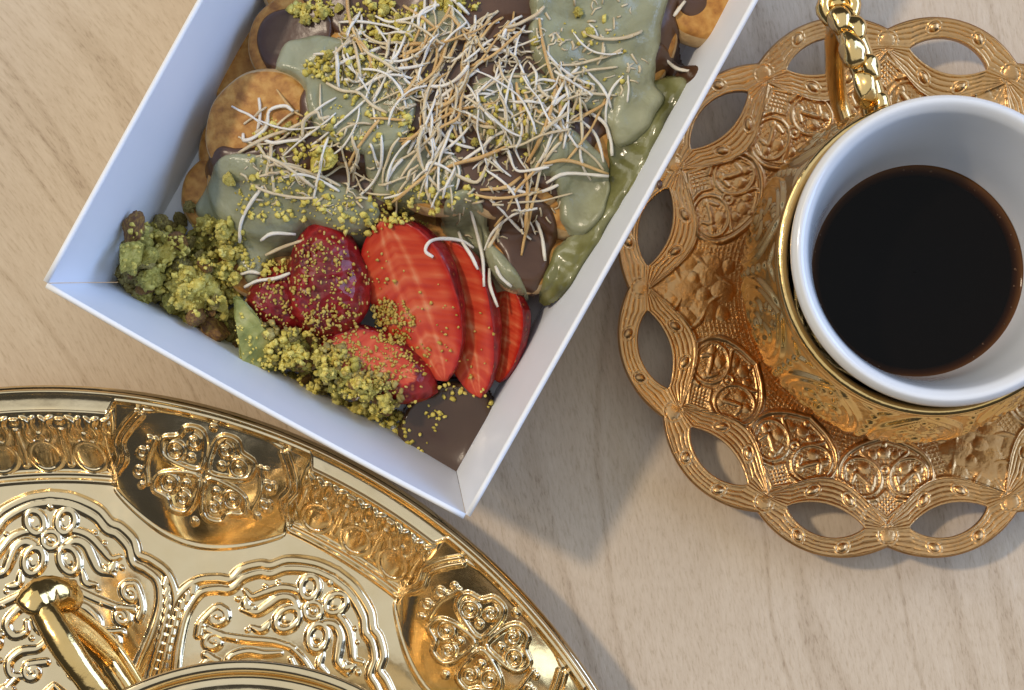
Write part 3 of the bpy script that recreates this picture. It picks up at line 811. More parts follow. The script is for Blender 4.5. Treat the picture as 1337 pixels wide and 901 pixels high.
def build_cup():
    base = empty('cup_holder', (CUP_C[0], CUP_C[1], SZ))
    tag(base, 'embossed gold metal coffee cup holder with ornate handle on saucer', 'cup holder')
    # embossed belly: relief in angle
    prof = np.array([(0.02, 0.10), (1.9, 0.08), (2.15, 0.02), (2.35, 0.06), (2.30, 0.25), (2.22, 0.50), (2.55, 0.75), (3.02, 1.15), (3.36, 1.65), (3.52, 2.2), (3.50, 2.75), (3.36, 3.4), (3.18, 4.0), (3.06, 4.45), (3.05, 4.66), (3.08, 4.80), (3.07, 4.88), (3.00, 4.90), (2.94, 4.80), (2.88, 4.2), (2.7, 3.2)])
    d = np.r_[0, np.cumsum(np.linalg.norm(np.diff(prof, axis=0), axis=1))]
    t = np.linspace(0, d[-1], 260)
    pr = np.stack([np.interp(t, d, prof[:, 0]), np.interp(t, d, prof[:, 1])], -1)
    for _ in range(2): pr[1:-1] = (pr[:-2] + 2 * pr[1:-1] + pr[2:]) / 4
    n = 800
    V, F = lathe(pr, n)
    a = np.tile(np.arange(n) * 2 * math.pi / n, len(pr)); zz = V[:, 2]; kk = np.arange(len(pr)); outer = np.repeat((kk > 78) & (kk < 201), n)
    env = np.clip((zz - 1.1) / .3, 0, 1) * np.clip((4.25 - zz) / .15, 0, 1)
    m = np.mod(a * 10 / (2 * math.pi), 1) - .5
    rel = holder_relief()(m * 126.0, (zz - 1.2) * PX)
    ringb = .035 * np.exp(-((zz - 4.42) / .05) ** 2) + .03 * np.exp(-((zz - 4.30) / .04) ** 2) + .03 * np.exp(-((zz - 0.95) / .08) ** 2)
    beadb = .05 * np.abs(np.sin(a * 50)) * (np.exp(-((zz - 4.60) / .06) ** 2) + np.exp(-((zz - 1.02) / .06) ** 2))
    k = 1 + (rel * env + ringb + beadb) * outer / np.maximum(np.hypot(V[:, 0], V[:, 1]), .5)
    V[:, 0] *= k; V[:, 1] *= k
    mobj('body', V, F, GOLD_CUP, base)
    Vr, Fr = lathe([(3.00, 4.84), (3.10, 4.80), (3.17, 4.86), (3.14, 4.96), (3.03, 4.97), (2.96, 4.90), (3.00, 4.84)], 128)
    mobj('rim_ring', Vr, Fr, GOLD_CUP, base)
    handle(base, (-.345, .939), 3.05, 5.42, 4.45, 1.6, GOLD_CUP, 1.2)
    cup = empty('coffee_cup', (CUP_P[0], CUP_P[1], SZ + .3))
    tag(cup, 'white porcelain coffee cup set inside the gold holder', 'cup')
    o = -.3
    outp = [(0.02, 0.75), (1.6, 0.8), (2.15, 1.5), (2.5, 2.6), (2.72, 3.8), (2.86, 4.7), (2.98, 5.10), (3.05, 5.38), (3.04, 5.55), (2.97, 5.66), (2.90, 5.68), (2.82, 5.64), (2.74, 5.54), (2.68, 5.36), (2.58, 4.9), (2.42, 4.0), (2.27, 2.9), (2.10, 2.2), (1.7, 1.5), (0.02, 1.2)]
    P = spline([(r_, z_ + o) for r_, z_ in outp], 5)
    P[:, 0] = np.maximum(P[:, 0], .01)
    V, F = lathe(P, 160)
    mobj('bowl', V, F, PORCELAIN, cup)
    # coffee
    zc = 3.0
    V, F = lathe([(2.27, .03), (2.245, .012), (2.21, .002), (2.1, 0), (1.2, 0), (0.01, 0)], 128)
    co = mobj('coffee', V, F[:, ::-1], COFFEE, None, loc=(CUP_P[0] - .05, CUP_P[1] - .03, zc))
    tag(co, 'black coffee filling the white porcelain cup', 'coffee')
    bub = []
    for k in range(26):
        t = rng.uniform(0, 6.28); q = 2.17 - abs(rng.normal(0, .05)); r_ = rng.uniform(.012, .03)
        bub.append(ball((q * math.cos(t), q * math.sin(t), .004), r_, ICO2, (1, 1, .6)))
    V, F = join(bub); tag(mobj('bubbles', V, F, BUBBLE, co), kind='stuff')
build_cup()

# ------------------------------------------------------------------ bowl on the tray
def build_bowl():
    c = np.array([-5.43, -7.6]); z0 = 0.42
    base = empty('sugar_bowl', (c[0], c[1], z0))
    tag(base, 'polished gold lidded bowl with ornate handle standing on the tray', 'bowl')
    V, F = lathe([(0.02, .1), (2.6, .05), (2.8, 0), (3.0, .05), (2.9, .35), (3.3, .8), (4.3, 1.7), (4.9, 2.8), (5.08, 3.7), (5.12, 4.1), (5.22, 4.3), (5.32, 4.42), (5.32, 4.55), (5.22, 4.62), (5.08, 4.55), (4.98, 4.3)], 160)
    mobj('body', V, F, GOLD_TRAY, base)
    V, F = lathe([(5.03, 4.42), (5.03, 4.58), (4.95, 4.66), (4.82, 4.66), (4.72, 4.58), (4.60, 4.62), (4.2, 4.82), (3.2, 5.15), (2.0, 5.35), (0.9, 5.42), (0.02, 5.44)], 160)
    lid = mobj('lid', V, F, GOLD_TRAY, base)
    V, F = lathe([(0.01, 6.3), (.35, 6.25), (.5, 6.0), (.4, 5.75), (.25, 5.6), (.4, 5.4)], 40); mobj('lid_knob', V, F[:, ::-1], GOLD_TRAY, lid)
    handle(base, (-.548, .837), 5.1, 7.72, 3.95, 1.1, GOLD_CUP, 1.2, 1.6, 'lower', 1.1)
build_bowl()

# ------------------------------------------------------------------ paper box
BOX_Z = 4.0
B0 = np.array([-9.58, 5.39]); E1 = np.array([.8750, -.4842]); E2 = np.array([.4842, .8750])
BW, BL, FL = 9.80, 17.0, 0.72
def bx(a, b, z):
    p = B0 + E1 * a + E2 * b
    return np.array([p[0], p[1], z])

def build_box():
    ctr = bx(BW / 2, BL / 2, 0)
    base = empty('paper_box', ctr)
    tag(base, 'open white card tray box with flared sides holding the dessert', 'box')
    def slab(name, c0, c1, f0, f1, nrm, bow):
        """wall between rim corners c0,c1 and floor corners f0,f1 (2-D box coords), nrm = outward"""
        nu, nv, th = 24, 6, .085
        V = []
        for side in (0, 1):
            for iv in range(nv + 1):
                v = iv / nv
                for iu in range(nu + 1):
                    u = iu / nu
                    g = .0006
                    uu = g + (1 - 2 * g) * u if side == 0 else u
                    p = (np.array(f0) * (1 - v) + np.array(c0) * v) * (1 - uu) + (np.array(f1) * (1 - v) + np.array(c1) * v) * uu
                    p = p + np.array(nrm) * (bow * math.sin(math.pi * u) * v * v + side * th)
                    z = .05 + (BOX_Z - .05) * v + (0.012 * math.sin(u * 9 + bow * 40) * v)
                    V.append(bx(p[0], p[1], z) - ctr)
        m = (nu + 1) * (nv + 1); F = []
        q = lambda s, iv, iu: s * m + iv * (nu + 1) + iu
        for iv in range(nv):
            for iu in range(nu):
                F.append((q(0, iv, iu), q(0, iv, iu + 1), q(0, iv + 1, iu + 1), q(0, iv + 1, iu)))
                F.append((q(1, iv, iu + 1), q(1, iv, iu), q(1, iv + 1, iu), q(1, iv + 1, iu + 1)))
        V = np.array(V)
        o = mobj(name, V, F, PAPER, base)
        # folded top edge, slightly rounded
        E = []
        for iu in range(nu + 1):
            a, b = V[q(0, nv, iu)], V[q(1, nv, iu)]
            E.append((a + b) / 2)
        Vt, Ft = tube(np.array(E), .062, 10, flat=.8); mobj('folded_edge', Vt, Ft, PAPER_EDGE, o)
        for iu in (0, nu): pass
        return o
    i, k = FL - .25, FL + .16
    slab('side_wall', (0, 0), (0, BL), (i, k), (i, BL - i), (-1, 0), .03)
    slab('side_wall', (BW, BL), (BW, 0), (BW - k, BL - i), (BW - k, k), (1, 0), .05)
    slab('end_wall', (BW, 0), (0, 0), (BW - k, k), (i, k), (0, -1), .06)
    slab('end_wall', (0, BL), (BW, BL), (i, BL - i), (BW - k, BL - i), (0, 1), .03)
    V = [bx(a, b, z) - ctr for z in (.06, 0.004) for a, b in ((i, k), (BW - k, k), (BW - k, BL - i), (i, BL - i))]
    F = [(0, 1, 2, 3), (7, 6, 5, 4), (0, 4, 5, 1), (1, 5, 6, 2), (2, 6, 7, 3), (3, 7, 4, 0)]
    mobj('floor', V, F, PAPER, base, smooth=False)
build_box()

# ------------------------------------------------------------------ food height map
HX0, HX1, HY0, HY1, HR = -10.2, 6.6, 0.3, 13.6, 0.03
GX, GY = np.meshgrid(np.arange(HX0, HX1, HR), np.arange(HY0, HY1, HR))
HM = np.full(GX.shape, 0.07)
_a = (GX - B0[0]) * E1[0] + (GY - B0[1]) * E1[1]
HM = np.maximum(HM, np.clip((_a - (BW - FL - .16)) / (FL + .16) * BOX_Z, 0.0, 2.7))
def hm(x, y, A=None):
    A = HM if A is None else A
    cx = np.clip((np.asarray(x) - HX0) / HR, 0, A.shape[1] - 1.001); cy = np.clip((np.asarray(y) - HY0) / HR, 0, A.shape[0] - 1.001)
    j, i = np.floor(cx).astype(int), np.floor(cy).astype(int); fx, fy = cx - j, cy - i
    return A[i, j] * (1 - fx) * (1 - fy) + A[i, j + 1] * fx * (1 - fy) + A[i + 1, j] * (1 - fx) * fy + A[i + 1, j + 1] * fx * fy
def fbm(X, Y, f, seed, octv=3):
    r_ = np.random.default_rng(seed); z = np.zeros_like(X); am = 1.0
    for o in range(octv):
        for _ in range(5):
            a = r_.uniform(0, 2 * math.pi); k = f * 2 ** o * r_.uniform(.6, 1.4)
            z += am / 5 * np.sin((X * math.cos(a) + Y * math.sin(a)) * k + r_.uniform(0, 6.28))
        am *= .5
    return z
def poly(pts, z, n=6):
    return spline([px(u, v, z)[:2] for u, v in pts], n, True)

# ------------------------------------------------------------------ pancakes
def pancake(u, v, z, rad, tilt=(0, 0), label=None, thick=.85, group='mini pancakes under the sauces'):
    c = px(u, v, z)
    prof = np.array([(.01, -thick * .5), (rad * .8, -thick * .5), (rad * .95, -thick * .32), (rad, -.05 * thick), (rad * .97, thick * .2), (rad * .90, thick * .38), (rad * .75, thick * .46), (rad * .4, thick * .5), (.01, thick * .52)])
    P = spline(prof, 4); P[:, 0] = np.maximum(P[:, 0], .01)
    V, F = lathe(P, 64)
    a = np.arctan2(V[:, 1], V[:, 0]); sd = u * .01
    k = 1 + .02 * np.sin(2 * a + sd) + .015 * np.sin(3 * a + sd * 3) + .006 * np.sin(9 * a + sd)
    V[:, 0] *= k; V[:, 1] *= k
    o = bpy.data.objects.new('mini_pancake', make_mesh('mini_pancake', V, F, PANCAKE))
    me = o.data; me.materials.append(PANCAKE_SIDE)
    zz = np.array([p.center.z for p in me.polygons]) / CM; rr = np.array([math.hypot(p.center.x, p.center.y) for p in me.polygons]) / CM
    me.polygons.foreach_set('material_index', ((zz < thick * .28) & (rr > rad * .9)).astype(np.int32))
    o.location = [q * CM for q in (c[0], c[1], z)]
    o.rotation_euler = (tilt[0], tilt[1], random.uniform(0, 6))
    o.rotation_mode = 'XYZ'
    link(o); tag(o, label, 'pancake', group)
    # rotation X then Y then Z applied in that order about axes; keep spin inside the mesh instead
    o.rotation_euler = (tilt[0], tilt[1], 0)
    d2 = (GX - c[0]) ** 2 + (GY - c[1]) ** 2; m = d2 < rad ** 2
    nx, ny, nz = Matrix.Rotation(tilt[1], 3, 'Y') @ (Matrix.Rotation(tilt[0], 3, 'X') @ Vector((0, 0, 1)))
    top = z + thick * .5 * np.clip(1 - (d2 / rad ** 2) ** 4, 0, 1) ** .5 - ((GX - c[0]) * nx + (GY - c[1]) * ny) / nz
    HM[m] = np.maximum(HM[m], top[m])
    return o

G = 'mini pancakes in the box'
pancake(352, 178, 1.75, 1.42, (R(8), R(-10)), 'golden mini pancake with bare browned edge beside the long box wall', group=G)
pancake(392, 62, 1.55, 1.15, (R(4), R(-8)), 'mini pancake dipped in chocolate beside the pale wall, next to green cream', group=G)
pancake(915, 2, 1.5, 1.0, (R(-6), R(10)), 'bare golden mini pancake with chocolate in its middle against the sunlit wall', group=G)
for (u, v, z, rd, lb) in ((326, 92, .5, 1.0, 'browned mini pancake at the bottom of the box beside the pale wall'),
        (318, 198, .45, 1.0, 'added mini pancake darkening the shaded gap under the bare golden one'), (292, 258, .45, .95, 'added mini pancake darkening the shaded gap between cream patch and pistachio heap'),  # both added to darken the gap by the left wall, where shade falls
        (392, 438, .46, .8, 'mini pancake on the box floor between the dark strawberry and the end wall'), (345, 330, .46, 1.1, 'mini pancake on the box floor behind the dark strawberries'), (425, 350, .46, 1.2, 'mini pancake on the box floor under the standing strawberry half'),
        (520, 330, .5, 1.25, 'mini pancake on the box floor under the largest strawberry slice'), (600, 340, .48, 1.2, 'mini pancake on the box floor under the middle strawberry slice')):
    pancake(u, v, z, rd, (0, 0), lb, group=G, thick=.8)
pancake(690, 330, 1.15, .95, (R(-14), R(6)), 'mini pancake with a thick chocolate coat above the strawberry slices', group=G)
for (u, v, z, rd, tx, ty, lb) in (
        (350, 238, 1.05, 1.35, -8, -6, 'mini pancake under the green cream patch beside the pistachio heap'),
        (455, 230, 1.35, 1.3, -10, 0, 'mini pancake under chocolate behind the dark red strawberry half'),
        (470, 130, 1.95, 1.5, 0, -4, 'mini pancake under the green cream patch next to the bare golden pancake'),
        (505, 30, 1.8, 1.5, 4, -3, 'mini pancake under crumbs next to the chocolate dipped pancake'),
        (575, 200, 1.7, 1.4, -8, 3, 'mini pancake under shreds behind the largest strawberry slice'),
        (585, 105, 2.1, 1.5, 3, 3, 'mini pancake under the golden swirl of toasted shreds'),
        (640, 20, 2.0, 1.5, 6, 2, 'mini pancake under shreds between golden swirl and large cream mass'),
        (670, 200, 1.75, 1.5, -8, 6, 'mini pancake under shreds behind the small chocolate coated pancake'),
        (690, 105, 2.1, 1.5, 0, 6, 'mini pancake under the whitest shreds beside the large cream mass'),
        (755, 245, 1.35, 1.25, -10, 10, 'mini pancake under the green cream tongue above the olive runoff'),
        (775, 150, 1.75, 1.4, 0, 10, 'mini pancake between the large cream mass and the cream tongue'),
        (795, 45, 1.85, 1.5, 4, 8, 'mini pancake wholly covered by the large green cream mass'),
        (420, -40, 1.4, 1.5, 0, -4, 'mini pancake behind the chocolate dipped one by the pale wall'),
        (560, -60, 1.6, 1.5, 0, 0, 'mini pancake behind the crumb-covered one'),
        (700, -70, 1.6, 1.5, 0, 0, 'mini pancake behind the shreds next to the large cream mass'),
        (840, -60, 1.4, 1.5, 0, 4, 'mini pancake behind the large cream mass, near the sunlit wall')):
    pancake(u, v, z, rd, (R(tx), R(ty)), lb, group=G)
HM_BARE = HM.copy()

# ------------------------------------------------------------------ sauces
def sauce(name, label, polys, zref, T, mat, cat, soft=.11, sink=.05, smooth=.16, wav=.05, seed=1, edge=.10, flat=None, wavf=2.2, group=None):
    global HM
    mask = np.zeros(GX.shape)
    wx = GX + .10 * fbm(GX, GY, 3.2, seed) + .05 * fbm(GX, GY, 9.0, seed + 20); wy = GY + .10 * fbm(GX, GY, 3.2, seed + 50) + .05 * fbm(GX, GY, 9.0, seed + 70)
    for p in polys: mask = np.maximum(mask, inside(poly(p, zref), wx, wy).astype(float))
    m = blur(mask, edge / HR)
    s = np.clip((m - .5) * 2, 0, 1)
    body = np.sqrt(np.clip(1 - (1 - s) ** 2, 0, 1))
    Hs = blur(HM, smooth / HR)
    base = np.maximum(Hs, HM * .65 + Hs * .35) if flat is None else np.full(GX.shape, flat)
    z = base + T * body + wav * fbm(GX, GY, wavf, seed + 9) * s - sink * (1 - s)
    if flat is not None: z = flat + T * body + wav * fbm(GX, GY, wavf, seed + 9) * s
    z = np.where(m < .5, z - .25 * (.5 - m) * 2, z)
    sel = m > .28
    cell = sel[:-1, :-1] & sel[1:, :-1] & sel[:-1, 1:] & sel[1:, 1:]
    idx = np.arange(GX.size).reshape(GX.shape)
    F = np.stack([idx[:-1, :-1], idx[:-1, 1:], idx[1:, 1:], idx[1:, :-1]], -1)[cell]
    u, inv = np.unique(F, return_inverse=True)
    V = np.stack([GX, GY, z], -1).reshape(-1, 3)[u]
    c = V.mean(0); c[2] = V[:, 2].min()
    o = mobj(name, V - c, inv.reshape(-1, 4), mat, None, loc=c)
    tag(o, label, cat, group)
    HM = np.where((m > .5) & (z > HM), z, HM)
    return o

# thick chocolate coat over the middle of the heap
sauce('chocolate_sauce', 'dark chocolate sauce coating the pancakes under the tangle of shreds',
      [[(395, -40), (450, 60), (400, 120), (385, 170), (330, 190), (275, 190), (262, 220), (330, 290), (420, 300), (500, 275), (560, 265), (640, 300), (690, 250), (740, 250), (790, 180), (860, 120), (905, 90), (880, 20), (880, -40)]],
      2.1, .10, CHOC, 'sauce', seed=3, wav=.06)
sauce('chocolate_sauce', 'smooth round chocolate coat on the pancake by the pale wall',
      [[(332, 40), (345, 18), (375, 8), (420, 10), (440, 50), (425, 90), (380, 95), (345, 80)]], 1.9, .12, CHOC, 'sauce', seed=5, wav=.02)
sauce('chocolate_sauce', 'chocolate coat on the small pancake just above the strawberry slices',
      [[(650, 262), (690, 250), (722, 290), (722, 345), (700, 380), (668, 372), (655, 335), (640, 300)]], 1.6, .10, CHOC, 'sauce', seed=6, wav=.02)
sauce('chocolate_sauce', 'chocolate filling on the bare pancake by the sunlit wall',
      [[(880, -20), (925, -20), (930, 5), (915, 22), (890, 20)]], 1.9, .05, CHOC, 'sauce', seed=8, wav=.01)
sauce('chocolate_sauce', 'torn chocolate smear touching the sunlit wall beside green cream',
      [[(856, 55), (880, 75), (912, 88), (905, 108), (880, 112), (866, 100), (852, 112), (845, 90)]], 1.9, .12, CHOC, 'sauce', seed=13, wav=.05)
# green cream
sauce('olive_cream_runoff', 'glossy dark olive cream runoff pooled along the sunlit box wall',
      [[(800, 130), (850, 105), (896, 100), (893, 118), (862, 178), (826, 238), (796, 292), (768, 340), (738, 382), (712, 392), (700, 385), (716, 345), (745, 310), (790, 250)]],
      1.9, .16, OLIVE, 'cream', seed=21, wav=.12, smooth=.4, wavf=3.5)
sauce('pistachio_cream', 'large smooth mass of sage green cream beside the sunlit wall',
      [[(715, -40), (862, -40), (866, 40), (858, 95), (868, 130), (835, 175), (800, 190), (790, 160), (740, 130), (700, 90), (690, 40)]], 2.3, .20, CREAM, 'cream', seed=31, wav=.15, wavf=3.0)
sauce('pistachio_cream', 'sage green cream tongue hanging towards the olive runoff',
      [[(690, 150), (730, 165), (770, 190), (795, 225), (797, 262), (780, 295), (755, 308), (735, 290), (728, 250), (712, 225), (690, 190)]], 2.0, .22, CREAM, 'cream', seed=33, wav=.06)
sauce('pistachio_cream', 'sage green cream draped down over the strawberry slices',
      [[(585, 262), (612, 252), (632, 275), (640, 310), (668, 345), (690, 378), (665, 388), (640, 378), (612, 340), (600, 318), (578, 300)]], 1.6, .18, CREAM, 'cream', seed=35, wav=.06)
sauce('pistachio_cream', 'sage green cream patch beside the pistachio crumb heap',
      [[(252, 262), (268, 228), (300, 208), (350, 208), (400, 225), (455, 245), (495, 275), (480, 312), (430, 318), (385, 322), (345, 335), (338, 362), (316, 372), (300, 335), (275, 295)]], 1.7, .20, CREAM, 'cream', seed=37, wav=.07)
sauce('pistachio_cream', 'sage green cream patch below the chocolate coated pancake',
      [[(352, 94), (366, 60), (410, 48), (455, 58), (510, 80), (545, 130), (530, 190), (475, 205), (425, 180), (400, 130), (388, 100)]], 2.2, .18, CREAM, 'cream', seed=39, wav=.07)
sauce('pistachio_cream', 'sage green cream showing through the shreds in the middle',
      [[(625, 105), (700, 95), (740, 140), (715, 180), (650, 190), (610, 150)], [(520, 20), (580, 5), (610, 40), (570, 75), (525, 60)], [(470, 195), (520, 185), (570, 180), (605, 215), (580, 260), (520, 262), (480, 240)], [(700, 170), (740, 180), (735, 220), (690, 225)]], 2.5, .10, CREAM, 'cream', seed=41, wav=.05)
# chocolate pool in the corner
sauce('chocolate_pool', 'smooth chocolate pool in the box corner below the strawberries',
      [[(520, 560), (540, 520), (585, 495), (635, 505), (648, 540), (628, 585), (601, 626), (570, 612), (538, 592)]],   .6, .30, POOL, 'sauce', seed=45, wav=.15, flat=.40, edge=.13, wavf=1.9)
sauce('chocolate_smear', 'thin chocolate film on the box floor beside the last strawberry slice',
      [[(676, 398), (720, 385), (700, 440), (670, 500), (655, 520), (660, 470)]], .2, .02, noisy('thin chocolate film', [(0.3, (0.20, 0.15, 0.14)), (0.7, (0.34, 0.29, 0.28))], 120, .3), 'sauce', seed=47, wav=.0, sink=.0, flat=.075)

# ------------------------------------------------------------------ strawberries
def strawberry(p0, p1, W, y0, y1, roll, label, lift=0.0, fat=1.0, seeds=0):
    """axis from p0 (stem end) to p1 (tip), max half width W, kept between local y0..y1 (units of radius); roll tilts the cut face"""
    nt, na = 40, 64
    p0, p1 = np.array(p0, float), np.array(p1, float)
    ax = p1 - p0; L = np.linalg.norm(ax); ax /= L
    zup = np.array([0, 0, 1.0]); up = zup - ax * np.dot(zup, ax); up /= np.linalg.norm(up)
    sd = np.cross(ax, up)
    cr, sr = math.cos(roll), math.sin(roll)
    U = up * cr + sd * sr; S = np.cross(ax, U)
    T = np.linspace(0, 1, nt)
    rad = W * np.interp(T, [0, .04, .12, .25, .4, .6, .8, .92, .975, 1], [.02, .40, .70, .94, 1.0, .93, .70, .42, .22, .01])
    for _ in range(2): rad[1:-1] = (rad[:-2] + 2 * rad[1:-1] + rad[2:]) / 4
    V, cut, rr, aa = [], [], [], []
    th = np.linspace(0, 2 * math.pi, na, endpoint=False)
    for t, r_ in zip(T, rad):
        for a in th:
            x = r_ * math.cos(a); y = r_ * math.sin(a) * fat
            k = 1 + .03 * math.sin(3 * a + t * 5 + L * 7)
            x *= k; y *= k
            yc = min(max(y, y0 * W), y1 * W)
            iscut = abs(yc - y) > .012
            if y > y1 * W:                       # spread flattened points so the face has interior vertices
                pass
            V.append(p0 + ax * (t * L) + S * x + U * (yc + lift)); cut.append(1.0 if iscut else 0.0)
            rr.append(abs(x) / max(r_ * math.sqrt(max(0, 1 - min(1, (y1 * W / (r_ * fat + 1e-6))) ** 2)) if y1 * W < r_ * fat else r_, 1e-3)); aa.append(t)
    V = np.array(V); F = []
    for i in range(nt - 1):
        for j in range(na):
            k = (j + 1) % na
            F.append((i * na + j, i * na + k, (i + 1) * na + k, (i + 1) * na + j))
    c = V.mean(0)
    o = mobj('strawberry_slice', V - c, F, BERRY, None, loc=c)
    me = o.data
    for nm, arr in (('cut', cut), ('rad', np.clip(rr, 0, 1)), ('axial', aa)):
        at = me.attributes.new(nm, 'FLOAT', 'POINT'); at.data.foreach_set('value', np.asarray(arr, np.float32))
    bm = bmesh.new(); bm.from_mesh(me); bmesh.ops.recalc_face_normals(bm, faces=bm.faces); bm.to_mesh(me); bm.free()
    tag(o, label, 'strawberry', 'cut strawberries in the box')
    # seeds pressed into the skin
    if seeds:
        parts = []
        for k in range(seeds):
            i = random.randint(4, nt - 6); j = random.randrange(na); q = i * na + j
            if cut[q] > .5: continue
            n_ = V[q] - (p0 + ax * (T[i] * L) + U * lift); n_ /= np.linalg.norm(n_)
            parts.append((ICO1[0] * np.array([.028, .028, .028]) + ax * 0 + V[q] - c + n_ * .004 + (ICO1[0] @ np.outer(ax, ax)) * .022, ICO1[1]))
        if parts:
            Vs, Fs = join(parts); tag(mobj('seeds', Vs, Fs, SEED, o), kind='stuff')
    # stamp on the height map
    for v in V[::2]:
        i, j = int((v[1] - HY0) / HR), int((v[0] - HX0) / HR)
        i0, i1, j0, j1 = max(i - 2, 0), i + 3, max(j - 2, 0), j + 3
        HM[i0:i1, j0:j1] = np.maximum(HM[i0:i1, j0:j1], v[2])
    return o

strawberry(px(662, 372, 1.0), px(652, 500, .70), .60, -.62, .10, R(40), 'narrow sliver of strawberry slice at the end of the fan')
strawberry(px(584, 312, 1.45), px(628, 520, .85), .82, -.62, .10, R(34), 'middle strawberry slice of the fan, partly under green cream')
strawberry(px(502, 284, 1.85), px(584, 498, 1.0), 1.06, -.60, .12, R(27), 'largest strawberry slice showing bright red flesh with pale streaks')
strawberry(px(350, 436, .80), px(392, 345, 1.0), .80, -.9, .95, R(10), 'dark red strawberry half lying skin up beside the green nut wedge', fat=.85, seeds=110)
strawberry(px(430, 445, 1.0), px(424, 282, 1.5), .95, -.8, 1.0, R(-10), 'dark red strawberry half standing skin up sprinkled with golden crumbs', fat=.9, seeds=150)
strawberry(px(418, 446, .95), px(572, 512, .95), .80, -.8, .60, R(-10), 'small cut strawberry piece at the chocolate pool, speckled with golden crumbs', fat=.9, seeds=40)
# merge fan flesh pieces into the height map
HM = np.maximum(HM, 0)

# ------------------------------------------------------------------ pistachio crumbs and pieces
def lump(base, seed, amp=.28, freq=1.6):
    V, F = base
    out = np.array([v * (1 + amp * mnoise.noise(Vector(v * freq) + Vector((seed * 3.1, seed * 1.7, 0))) + amp * .5 * mnoise.noise(Vector(v * freq * 2.6) + Vector((0, seed * 2.3, seed)))) for v in V])
    f2 = freq * 5
    out = np.array([v * (1 + amp * .35 * mnoise.noise(Vector(v * f2) + Vector((seed, 0, seed * 1.3)))) for v in out])
    return out, F
ICO4 = ico(4)
def chip(base, seed, planes=7, lo=.42, hi=.85, rough=.05):
    V, F = base; r_ = np.random.default_rng(seed); V = V.copy()
    for _ in range(planes):
        n_ = r_.normal(size=3); n_ /= np.linalg.norm(n_); d_ = r_.uniform(lo, hi)
        V -= np.outer(np.maximum(0, V @ n_ - d_), n_)
    V *= 1.25
    return np.array([v * (1 + rough * 2 * mnoise.noise(Vector(v * 3.5) + Vector((seed, 0, 0))) + rough * mnoise.noise(Vector(v * 9) + Vector((0, seed, 0)))) for v in V]), F
LUMPS0 = [chip(ICO1, k, 4, .4, .8, .12) for k in range(8)] + [lump(ICO1, k, .9, 1.5) for k in range(6)]
LUMPS3 = [chip(ICO4, k + 20, 9, .36, .80, .07) for k in range(9)] + [lump(ICO4, k + 40, .55, 2.2) for k in range(3)]

def randrot():
    q = rng.normal(size=4); q /= np.linalg.norm(q)
    w, x, y, z = q
    return np.array([[1 - 2 * (y * y + z * z), 2 * (x * y - z * w), 2 * (x * z + y * w)], [2 * (x * y + z * w), 1 - 2 * (x * x + z * z), 2 * (y * z - x * w)], [2 * (x * z - y * w), 2 * (y * z + x * w), 1 - 2 * (x * x + y * y)]])

def stamp_ball(x, y, ztop, r_):
    global HM
    m = int(r_ / HR) + 1
    i, j = int((y - HY0) / HR), int((x - HX0) / HR)
    i0, i1, j0, j1 = max(i - m, 0), min(i + m + 1, HM.shape[0]), max(j - m, 0), min(j + m + 1, HM.shape[1])
    if i0 >= i1 or j0 >= j1: return
    d2 = (GX[i0:i1, j0:j1] - x) ** 2 + (GY[i0:i1, j0:j1] - y) ** 2
    HM[i0:i1, j0:j1] = np.maximum(HM[i0:i1, j0:j1], np.where(d2 < r_ * r_, ztop - r_ + np.sqrt(np.clip(r_ * r_ - d2, 0, None)), 0))

def scatter(name, label, areas, mat, lo, hi, base, bury=.35, group=None, cat='crumbs', ztop=None, stamp=True):
    """areas: list of (u, v, ru, rv, count); one object of crumbs too fine to count"""
    Vs, Fs, off = [], [], 0
    for (u, v, ru, rv, n, *zz) in areas:
        zr = zz[0] if zz else 1.2
        for _ in range(n):
            a = rng.uniform(0, 2 * math.pi); q = math.sqrt(rng.uniform()) 
            p = px(u + ru * q * math.cos(a), v + rv * q * math.sin(a), zr)
            r_ = lo + (hi - lo) * rng.uniform() ** 2.2
            z = float(hm(p[0], p[1]))
            V, F = base[rng.integers(len(base))]
            W = (V * (r_ * rng.uniform(.7, 1.3, 3))) @ randrot().T + np.array([p[0], p[1], z + r_ * (1 - bury * 1.6)])
            Vs.append(W); Fs.append(F + off); off += len(V)
            if stamp: stamp_ball(p[0], p[1], z + r_ * (1.6 - bury * 1.6), r_ * .9)
    V = np.vstack(Vs); c = V.mean(0); c[2] = V[:, 2].min()
    o = mobj(name, V - c, np.vstack(Fs), mat, None, smooth=False, loc=c)
    tag(o, label, cat, group, 'stuff')
    return o

MESH_CACHE = {}
def sized(label, group, r_):
    w = 'large' if r_ > .3 else 'mid-sized' if r_ > .185 else 'small' if r_ > .145 else 'tiny'
    label = label.replace('small ', '')
    return f'{w} {label}', f'{group}, {w}'

def piece(u, v, zr, r_, mat, label, group, shape=None, sc=(1, 1, 1), lift=0.0, name='pistachio_piece', rot=None):
    k = rng.integers(len(LUMPS3)) if shape is None else shape
    key = (k, mat.name)
    if key not in MESH_CACHE: MESH_CACHE[key] = make_mesh('pistachio_piece', LUMPS3[k][0], LUMPS3[k][1], mat, smooth=False)
    o = bpy.data.objects.new(name, MESH_CACHE[key])
    p = px(u, v, zr); z = float(hm(p[0], p[1]))
    o.location = (p[0] * CM, p[1] * CM, (z + r_ * .55 + lift) * CM)
    o.rotation_euler = rot if rot is not None else tuple(rng.uniform(0, 6.28, 3))
    o.scale = [r_ * q for q in sc]
    if group and r_ > .11: label, group = sized(label, group, r_)
    link(o); tag(o, label, 'pistachio', group)
    stamp_ball(p[0], p[1], z + r_ * 1.5, r_ * .9)
    return o

